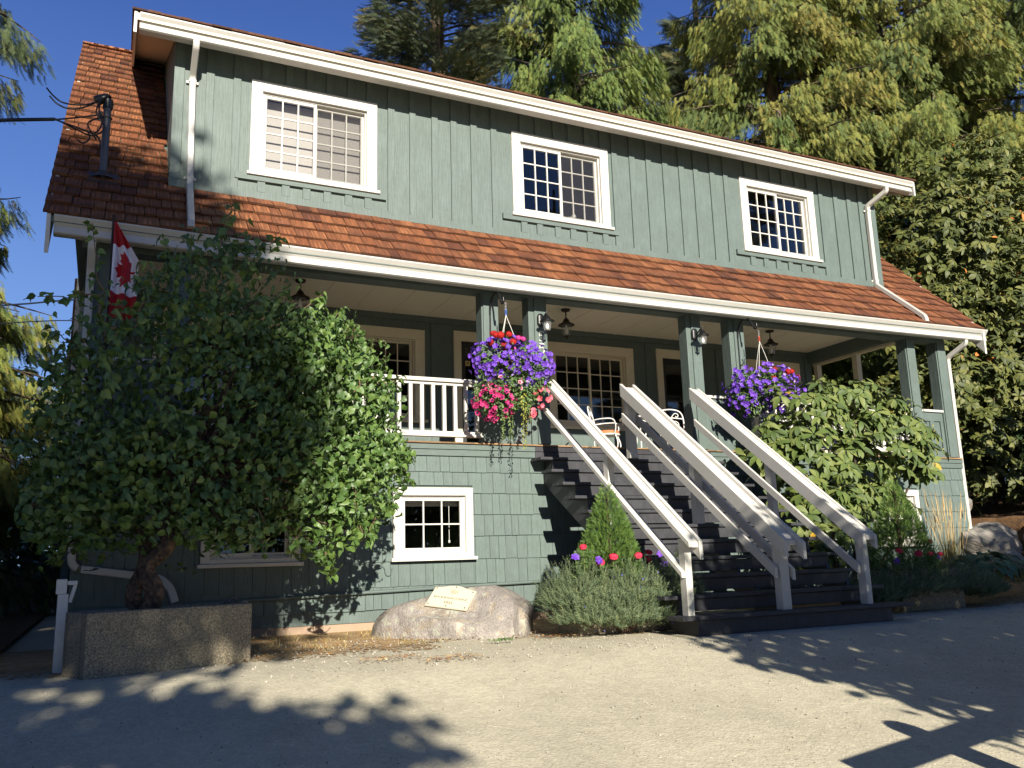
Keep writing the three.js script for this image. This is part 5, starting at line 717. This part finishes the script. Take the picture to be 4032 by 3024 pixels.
// ---- hosta, ornamental grass, rocks, weeds at the right end
{
  reseed(670);
  const h = thing('hosta_plant', 'broad leaved hosta in shade right of the rosemary', 'plant', [7.75, 0.18, 1.55]); const hm = [[0.06, 0.13, 0.05], [0.075, 0.15, 0.055]].map((c) => leafMat(c, { roughness: 0.5 })), hg = [leafGeo(1, [0.04, 0.22, 0.32, 0.34, 0.27, 0.14, 0.0], 0.2, 0.45, 0.05), leafGeo(1, [0.04, 0.22, 0.32, 0.34, 0.27, 0.14, 0.0], 0.3, 0.7, -0.1)];
  for (let i = 0; i < 110; i++) { const a = rnd() * 6.28, r = rr(0.05, 0.72), y = 0.42 * (1 - (r / 0.85) ** 2) + rr(0, 0.08), l = part('leaf', pick(hg), pick(hm), h); l.position.set(Math.cos(a) * r * 1.25, y, Math.sin(a) * r); l.scale.setScalar(rr(0.16, 0.27)); l.quaternion.copy(basisQ(V(Math.cos(a), 0.35 - r * 0.9, Math.sin(a)), V(Math.cos(a) * 0.4, 1, Math.sin(a) * 0.4 + 0.2))); }
  part('stalks', Array.from({ length: 40 }, () => { const a = rnd() * 6.28, r = rr(0.2, 0.6); return taper([V(0, -0.1, 0), V(Math.cos(a) * r * 0.6, 0.22, Math.sin(a) * r * 0.5), V(Math.cos(a) * r * 1.2, 0.36, Math.sin(a) * r)], 0.007, 0.004, 8, 4); }), M.stem, h);
  const g = thing('feather_grass', 'tall dry straw coloured ornamental grass before the right wall', 'grass', [8.30, 0.28, 0.55]); const st = std(col(0.52, 0.38, 0.18)), ss = []; for (let i = 0; i < 62; i++) { const a = rnd() * 6.28, r = rr(0.05, 0.24), H = rr(0.9, 1.45); ss.push(taper([V(r * 0.4 * Math.cos(a), 0, r * 0.4 * Math.sin(a)), V(r * Math.cos(a), H * 0.55, r * Math.sin(a)), V(r * 1.6 * Math.cos(a), H, r * 1.3 * Math.sin(a))], 0.0045, 0.0015, 8, 4)); if (i % 2) ss.push(taper([V(r * 1.35 * Math.cos(a), H * 0.8, r * 1.2 * Math.sin(a)), V(r * 1.5 * Math.cos(a), H * 0.9, r * 1.25 * Math.sin(a)), V(r * 1.6 * Math.cos(a), H * 1.02, r * 1.3 * Math.sin(a))], 0.010, 0.002, 6, 4)); } part('stalks', ss, st, g); part('blades', Array.from({ length: 70 }, () => { const a = rnd() * 6.28, r = rr(0.15, 0.45); return leafGeo(rr(0.4, 0.7), [0.004, 0.007, 0.006, 0.004, 0], 0.3, 0.5, 0.2).applyQuaternion(basisQ(V(Math.cos(a) * r, 1, Math.sin(a) * r), V(Math.cos(a), 0.3, Math.sin(a)))).translate(rr(-0.08, 0.08), 0, rr(-0.08, 0.08)); }), leafMat([0.30, 0.30, 0.10]), g);
  const rockG = (s, k) => { const q = new THREE.IcosahedronGeometry(1, 3), p = q.attributes.position, uv = new Float32Array(p.count * 2); for (let i = 0; i < p.count; i++) { const x = p.getX(i), y = p.getY(i), z = p.getZ(i), n = 1 + 0.5 * fbm(x * 1.1 + k * 7, y * 1.1, z * 1.1, 3) + 0.08 * fbm(x * 5, y * 5, z * 5 + k, 2); p.setXYZ(i, x * n * s[0], y * n * s[1], z * n * s[2]); uv[i * 2] = x * 0.5; uv[i * 2 + 1] = y * 0.5 + z * 0.3; } q.setAttribute('uv', new THREE.BufferAttribute(uv, 2)); q.computeVertexNormals(); return q; };
  [[[10.0, 0.75, 0.0], [0.65, 0.42, 0.5], 'wide tan rock on the bank beyond the house corner'], [[8.95, 0.50, 1.05], [0.26, 0.20, 0.22], 'rounded pale stone beside the hosta'], [[10.9, 0.85, 0.5], [0.5, 0.35, 0.4], 'rough rock at the right edge under the tall shrub'], [[9.75, 0.35, 0.9], [0.6, 0.22, 0.35], 'low flat tan rock in front of the bank'], [[10.6, 1.55, -1.2], [0.5, 0.3, 0.4], 'upper rock on the sunlit dirt of the bank'], [[11.3, 1.9, -2.0], [0.35, 0.2, 0.3], 'small pale rock highest on the bank'], [[11.6, 0.6, 1.2], [0.5, 0.35, 0.4], 'shaded rock lowest at the right edge']].forEach(([p, s, lab], k) => { const r = part('rock', rockG(s, k), M.rock); r.position.set(...p); tag(r, lab, 'rock', 'rocks on the bank'); });
  const wd = []; for (let i = 0; i < 900; i++) { const x = rr(8.6, 11.5), z = rr(0.9, 2.4); wd.push({ p: V(x, gy(x, z) + 0.01, z), q: new THREE.Quaternion().setFromEuler(new THREE.Euler(rr(-0.5, 0.5), rnd() * 6, rr(-0.5, 0.5))), s: V(0.16, rr(0.15, 0.42), 0.16), c: pick([[0.16, 0.20, 0.05], [0.24, 0.25, 0.08], [0.10, 0.15, 0.04]].map((c) => col(...c))) }); }
  const bg = new THREE.BufferGeometry(); bg.setAttribute('position', new THREE.Float32BufferAttribute([-0.04, 0, 0, 0.04, 0, 0, 0.06, 0.55, 0.12, -0.01, 0.55, 0.12, 0.05, 1, 0.4], 3)); bg.setIndex([0, 1, 2, 0, 2, 3, 3, 2, 4]); bg.computeVertexNormals();
  scatter('weeds', bg, std(col(1, 1, 1), { side: THREE.DoubleSide }), wd, 'rough green weeds among the rocks', 'weeds');
  const tw = []; for (let k = 0; k < 26; k++) { const x = 0.45 + rr(-0.12, 0.12), z = 2.86 - 0.62 + rr(-0.05, 0.05); tw.push(leafGeo(rr(0.03, 0.07), [0.003, 0.008, 0.008, 0.004, 0], 0.2, 0.3, 0).applyQuaternion(basisQ(V(rr(-1, 1), 0.7, rr(-1, 1)), V(0, 1, 0.2))).translate(x - 0.9, 0.03, z + 0.25)); }
  tag(part('weed_tuft', tw, leafMat([0.10, 0.19, 0.05])), 'single small green weed on the dirt before the boulder', 'weed');
}
// ---- conifers: trunk, limbs, hanging sprays
const frond = (() => { const pos = [], idx = []; const tri = (a, b, c) => { const n = pos.length / 3; pos.push(...a, ...b, ...c); idx.push(n, n + 1, n + 2); }; const L = 9; for (let k = 0; k < L; k++) { const t = k / L, y = t, z = 0.25 * t * t; for (const s of [-1, 1]) { const l = (0.36 - 0.26 * t) * (0.8 + 0.4 * ((k * 7 + (s > 0 ? 3 : 0)) % 5) / 5); tri([0, y, z], [0, y + 0.075, z + 0.02], [s * l * 0.8, y + l * 0.75, z + 0.12 * l + 0.03]); tri([s * l * 0.3, y + l * 0.25, z + 0.02], [s * l * 0.42, y + l * 0.4, z + 0.03], [s * l * 0.35, y + l * 0.95, z + 0.1]); } } tri([-0.018, 0, 0], [0.018, 0, 0], [0, 1.12, 0.3]); const g = new THREE.BufferGeometry(); g.setAttribute('position', new THREE.Float32BufferAttribute(pos, 3)); g.setAttribute('uv', new THREE.Float32BufferAttribute(new Float32Array(pos.length / 3 * 2), 2)); g.setIndex(idx); g.computeVertexNormals(); return g; })();
const CEDAR = [[0.165, 0.200, 0.030], [0.125, 0.170, 0.030], [0.215, 0.225, 0.036], [0.095, 0.140, 0.030], [0.27, 0.235, 0.042], [0.14, 0.185, 0.040]];
const GREEN = [[0.125, 0.190, 0.032], [0.10, 0.16, 0.028], [0.165, 0.215, 0.036], [0.08, 0.13, 0.028], [0.205, 0.23, 0.04], [0.11, 0.17, 0.04]];
const SPRUCE = [[0.066, 0.090, 0.036], [0.050, 0.074, 0.034], [0.088, 0.108, 0.04], [0.042, 0.062, 0.03], [0.18, 0.155, 0.045], [0.07, 0.095, 0.042]];
function conifer(name, label, [x, z], H, R, y0, y1, nb, pal, o = {}) {
  const t = thing(name, label, 'tree', [x, gy(x, z), z], 0, o.group), at = EYE.clone().sub(V(x, 0, z)), items = [], limbs = [];
  part('trunk', taper([V(0, -0.3, 0), V(0.1, H * 0.3, 0), V(-0.05, H * 0.65, 0.05), V(0, H, 0)], o.tr ?? 0.45, 0.06, 24, 9), M.greyBark, t);
  const toEye = Math.atan2(at.z, at.x);
  for (let i = 0; i < nb; i++) {
    const y = lerp(y0, y1, (i + rnd()) / nb), a = o.all || rnd() < 0.2 ? rnd() * 6.2832 : toEye + rr(-2.0, 2.0), len = R * Math.max(0.12, (1 - (y / H) ** (o.pw ?? 1.6))) * rr(0.6, 1.1), dx = Math.cos(a), dz = Math.sin(a), droop = (o.droop ?? 0.3) * len;
    const P = [0, 0.25, 0.5, 0.75, 1].map((u) => V(dx * len * u + rr(-0.15, 0.15) * u, y + 0.2 * u - droop * u * u + (o.up ?? 0.12) * len * u ** 4 + rr(-0.1, 0.1), dz * len * u + rr(-0.15, 0.15) * u));
    limbs.push(taper(P, 0.025 + 0.012 * len, 0.008, 8, 4)); const cv = new THREE.CatmullRomCurve3(P), cb = Math.floor(rnd() * 3), tone = rnd() < 0.3 ? 2 : 0;
    const n = Math.round(len * (o.dens ?? 22));
    for (let j = 0; j < n; j++) {
      const u = 0.12 + 0.88 * Math.sqrt(rnd()), p = cv.getPoint(u), side = rr(-1, 1), sw = (0.62 * (1 - 0.5 * u)) * len * 0.34 * side;
      p.x += -dz * sw + rr(-0.1, 0.1); p.z += dx * sw + rr(-0.1, 0.1); p.y -= Math.abs(sw) * (o.hang ?? 0.55) + rnd() * (o.deep ?? 0.45);
      const tip = V(dx * 0.2 - dz * side * 0.2 + rr(-0.25, 0.25), -1 + rr(-0.1, 0.25), dz * 0.2 + dx * side * 0.2 + rr(-0.25, 0.25)); if (o.flat) { tip.y = -0.35 + rr(-0.4, 0.3); tip.x += dx * 0.6; tip.z += dz * 0.6; }
      items.push({ p, q: basisQ(tip, V(dx + rr(-1.1, 1.1), 0.35 + rr(-0.5, 0.6), dz + rr(-1.1, 1.1))), s: (o.size ?? 0.42) * rr(0.6, 1.25), g: 0, c: rnd() < 0.55 ? (cb + tone) % 6 : Math.floor(rnd() * 6), at });
    }
  }
  part('limbs', limbs, M.greyBark, t);
  foliage(t, 'spray', 'crown', [frond], pal, items, 0, { roughness: 0.75, transmission: 0.18 });
}
reseed(700);
const G = 'conifers behind the lodge';
conifer('spruce_tree', 'dark spruce standing behind the middle of the roof', [4.9, -13.2], 29, 4.8, 6, 23, 170, SPRUCE, { group: G, flat: 1, droop: 0.25, up: 0.2, dens: 110, size: 0.30, hang: 0.3, deep: 0.6 });
const CO = { group: G, dens: 150, droop: 0.38, size: 0.27, deep: 0.95, hang: 0.75 };
conifer('green_cedar_tree', 'bright green cedar behind the roof right of the spruce', [9.5, -12.6], 32, 5.0, 6, 25, 240, GREEN, CO);
conifer('golden_cedar_tree', 'golden green cedar right of the sky gap', [15.3, -9.6], 30, 5.2, 4, 24, 240, CEDAR, CO);
conifer('golden_cedar_tree', 'broad golden cedar with bare trunk showing above the roof end', [19.0, -8.4], 33, 5.8, 4, 26, 250, CEDAR, CO);
conifer('golden_cedar_tree', 'golden cedar filling the upper right corner', [23.6, -5.6], 33, 6.0, 5, 27, 230, CEDAR, { ...CO, size: 0.31, dens: 116 });
conifer('dark_fir_tree', 'dark fir farther back between the two cedars', [21, -20], 30, 5.5, 3, 24, 110, SPRUCE, { group: G, flat: 1, dens: 36, size: 0.7 });
conifer('dark_fir_tree', 'dark fir farthest back behind the right cedars', [31, -16], 34, 6, 3, 28, 120, SPRUCE, { group: G, flat: 1, dens: 34, size: 0.75 });
conifer('green_cedar_tree', 'young green cedar behind the right roof slope', [12.4, -6.4], 11.5, 2.6, 1.5, 11.3, 120, GREEN, { group: G, dens: 110, droop: 0.35, size: 0.26 });
conifer('green_cedar_tree', 'green cedar half hidden behind the tall shrub', [17.8, -5.6], 12, 3.2, 0.5, 11.8, 130, GREEN, { group: G, dens: 60, droop: 0.35, size: 0.42 });
const GL = 'conifers left of the lodge';
conifer('golden_cedar_tree', 'golden cedar at the left edge of the picture', [-7.7, -8.5], 14, 3.4, 1.0, 9.4, 170, CEDAR, { group: GL, dens: 120, droop: 0.4, size: 0.25, all: 1, pw: 2.2 });
conifer('spruce_tree', 'spruce whose dark boughs hang into the upper left corner', [-8.6, -6.5], 24, 4.0, 8.4, 19, 60, GREEN.map((c) => [c[0] * 0.55, c[1] * 0.55, c[2] * 0.9]), { group: GL, dens: 110, size: 0.28, all: 1, pw: 3, droop: 0.45 });
// dark evergreen shrubs beside the house on the left
reseed(720);
rhodo('laurel_shrub', 'dark laurel shrub beside the left house corner', [-6.2, 0, -0.6], [[0, 1.6, 0, 1.1, 1.6, 1.0, 2], [-1.2, 1.2, 0.6, 1.0, 1.3, 0.9, 1.4], [0.5, 0.7, 0.5, 0.8, 0.9, 0.7, 0.8]], 420, 0.15, 0, [[0.05, 0.085, 0.025], [0.04, 0.07, 0.02], [0.065, 0.10, 0.03], [0.05, 0.08, 0.03]], [[[0, 0, 0], [0.2, 2, 0]], [[-0.3, 0, 0.2], [-1.0, 1.8, 0.4]], [[0.2, 0, 0.2], [0.5, 1.3, 0.4]]], 'laurels left of the house');
rhodo('laurel_shrub', 'dark laurel shrub at the left picture edge behind the planter', [-6.6, 0, 1.2], [[0, 1.2, 0, 1.0, 1.3, 0.8, 2], [-1.0, 1.4, -0.4, 0.9, 1.4, 0.8, 1.4]], 260, 0.15, 0, [[0.05, 0.085, 0.025], [0.04, 0.07, 0.02], [0.065, 0.10, 0.03], [0.05, 0.08, 0.03]], [[[0, 0, 0], [0.2, 1.6, 0]], [[-0.3, 0, 0], [-0.9, 1.8, -0.3]]], 'laurels left of the house');
const LP2 = [[0.05, 0.085, 0.025], [0.04, 0.07, 0.02], [0.065, 0.10, 0.03], [0.05, 0.08, 0.03]];
const big = [[0, 1.5, 0, 1.5, 1.6, 1.2, 2], [-1.3, 1.2, 0.3, 1.1, 1.3, 1.0, 1.4], [1.2, 1.2, 0.2, 1.1, 1.3, 1.0, 1.4], [0, 0.4, 0.5, 1.6, 0.5, 0.9, 1]], bst = [[[0, 0, 0], [0.3, 1.6, 0]], [[-0.2, 0, 0], [-1, 1.4, 0.2]], [[0.2, 0, 0], [1, 1.4, 0.2]]];
for (const [x, z, lab] of [[-8.6, -2.6, 'dark laurel shrub behind the others at the left'], [-9.6, 0.6, 'dark laurel shrub farthest left']]) rhodo('laurel_shrub', lab, [x, 0, z], big, 520, 0.17, 0, LP2, bst, 'laurels left of the house');
for (const [x, z, lab] of [[-6.4, -12.5, 'far dark laurel clump nearest the house on the left'], [-10.5, -11.5, 'far dark laurel clump in the middle on the left'], [-7.2, -19, 'far dark laurel clump behind the others at the left'], [-13, -5.5, 'dark laurel clump between the near and far shrubs on the left']]) rhodo('laurel_shrub', lab, [x, 0, z], big.map((L) => L.map((v, i) => (i < 6 ? v * 2.1 : v))), 700, 0.26, 0, LP2, bst.map((p) => p.map((q) => q.map((v) => v * 2))), 'laurels left of the house');
for (const [x, z, lab] of [[13.2, 0.2, 'dark evergreen shrub low on the bank under the tall shrub'], [17.6, 0.6, 'dark evergreen shrub at the right edge of the bank'], [15.5, -1.5, 'dark evergreen shrub behind the bank rocks']]) rhodo('laurel_shrub', lab, [x, 1.2, z], big, 420, 0.2, 0, LP2, bst, 'laurels right of the house');
// ---- behind the viewer: the broadleaf trees and the rail fence whose shadows fall into the picture
function broadleaf(name, label, pos, lobes, n, size, limbEnds) {
  const t = thing(name, label, 'tree', pos, 0, 'trees behind the viewer'), items = [], gs = [leafGeo(1, [0.03, 0.24, 0.36, 0.34, 0.2, 0.0], 0.15, 0.3, 0.1)]; const tot = lobes.reduce((s, L) => s + L[6], 0);
  part('trunk', taper([V(0, -0.4, 0), V(0.1, 2, 0), V(0, 4.5, 0.1)], 0.28, 0.14, 14, 8), M.bark, t);
  part('limbs', limbEnds.map((e) => taper(wiggle(V(0, 3.2, 0), V(...e), 6, 0.2), 0.10, 0.02, 20, 6)), M.bark, t);
  for (const L of lobes) { const cl = Array.from({ length: Math.max(6, Math.round(60 * L[6])) }, () => inBall()); for (let i = 0; i < n * L[6] / tot; i++) { const c = pick(cl).clone().add(inBall().multiplyScalar(0.34)); items.push({ p: V(L[0] + c.x * L[3], L[1] + c.y * L[4], L[2] + c.z * L[5]), q: basisQ(sph().add(V(0, -0.5, 0)), sph().add(V(0, 0.8, 0))), s: size * rr(0.7, 1.2), g: 0, c: Math.floor(rnd() * 3), at: EYE }); } }
  foliage(t, 'leaf', 'crown', gs, [[0.09, 0.17, 0.04], [0.075, 0.15, 0.035], [0.11, 0.19, 0.045]], items, 0);
}
reseed(740);
broadleaf('maple_tree', 'spreading maple behind the viewer shading the left of the forecourt', [-8.8, -1.1, 17.5], [[1.3, 10.7, 0, 2.4, 2.7, 1.8, 3.2], [1.1, 8.6, 0.2, 2.6, 1.3, 1.6, 2.6], [2.6, 10.2, 0.2, 1.2, 1.6, 1.2, 1.4], [0.7, 13.2, 0, 2.2, 2.2, 1.8, 2.4], [-2.4, 11.2, 0, 2.4, 3.6, 1.8, 3], [2.9, 12.1, 0.3, 1.0, 0.9, 0.8, 0.5], [2.6, 6.5, 0.5, 1.9, 0.5, 0.9, 0.7], [0, 6.2, 0, 2.2, 0.7, 1.4, 0.9], [-2.6, 6.5, 0, 2.0, 0.9, 1.5, 0.9]], 46000, 0.21, [[0.9, 11.5, 0], [0.3, 13.8, 0], [-2.2, 11.5, 0], [2.8, 12.1, 0.3], [2.8, 6.5, 0.5], [4.3, 6.6, 0.6], [-2.2, 6.6, 0]]);
broadleaf('plum_tree', 'low plum tree behind the viewer shading the right of the forecourt', [2.6, -0.95, 11.0], [[-1.3, 3.9, 0, 1.35, 1.5, 1.0, 2], [0.8, 4.2, 0.2, 1.6, 1.6, 1.1, 2.4], [3.0, 4.6, 0, 1.7, 1.7, 1.2, 2.4], [5.2, 4.8, 0, 1.6, 1.7, 1.2, 1.8], [-0.5, 2.3, 0, 1.6, 0.7, 0.9, 0.9], [2.2, 2.5, 0.2, 1.8, 0.8, 1.0, 1.0]], 30000, 0.15, [[-1.2, 4.2, 0], [0.6, 4.6, 0], [2.8, 4.8, 0], [4.8, 5, 0], [-0.6, 2.6, 0]]);
for (const [x, z, h, lab] of [[15.5, 24, 20, 'conifer behind the viewer mirrored in the porch windows'], [20.5, 16.5, 29, 'conifer behind the viewer mirrored in the right upstairs window'], [27.5, 10.5, 28, 'conifer at the far right behind the viewer'], [-17, 14, 17, 'conifer at the far left behind the viewer'], [-15.5, 4, 15, 'conifer beside the drive left of the viewer']])
  conifer('forest_fir_tree', lab, [x, z], h, 4.2, 1, h - 1, 70, SPRUCE, { group: 'conifers behind the viewer', flat: 1, dens: 20, size: 0.9, all: 1, pw: 1.3 });
{
  const f = thing('rail_fence', 'wooden rail fence behind the viewer with round topped posts', 'fence', [0.36, -0.53, 8.15], Math.atan2(0.55, 2.11)); const w = std(col(0.30, 0.22, 0.15), { map: texGrain });
  for (const x of [0, 2.5, 5.0]) part('post', [cyl(0.10, 0.10, 1.16, x, -0.1, 0, 14), new THREE.SphereGeometry(0.10, 14, 6, 0, 6.3, 0, 1.57).translate(x, 1.06, 0)], w, f);
  for (const y of [0.90, 0.25]) part('rail', rbx(-0.95, 6.2, y, y + 0.16, 0.10, 0.15, 0.01, 1), w, f);
}
renderer.render(scene, camera);
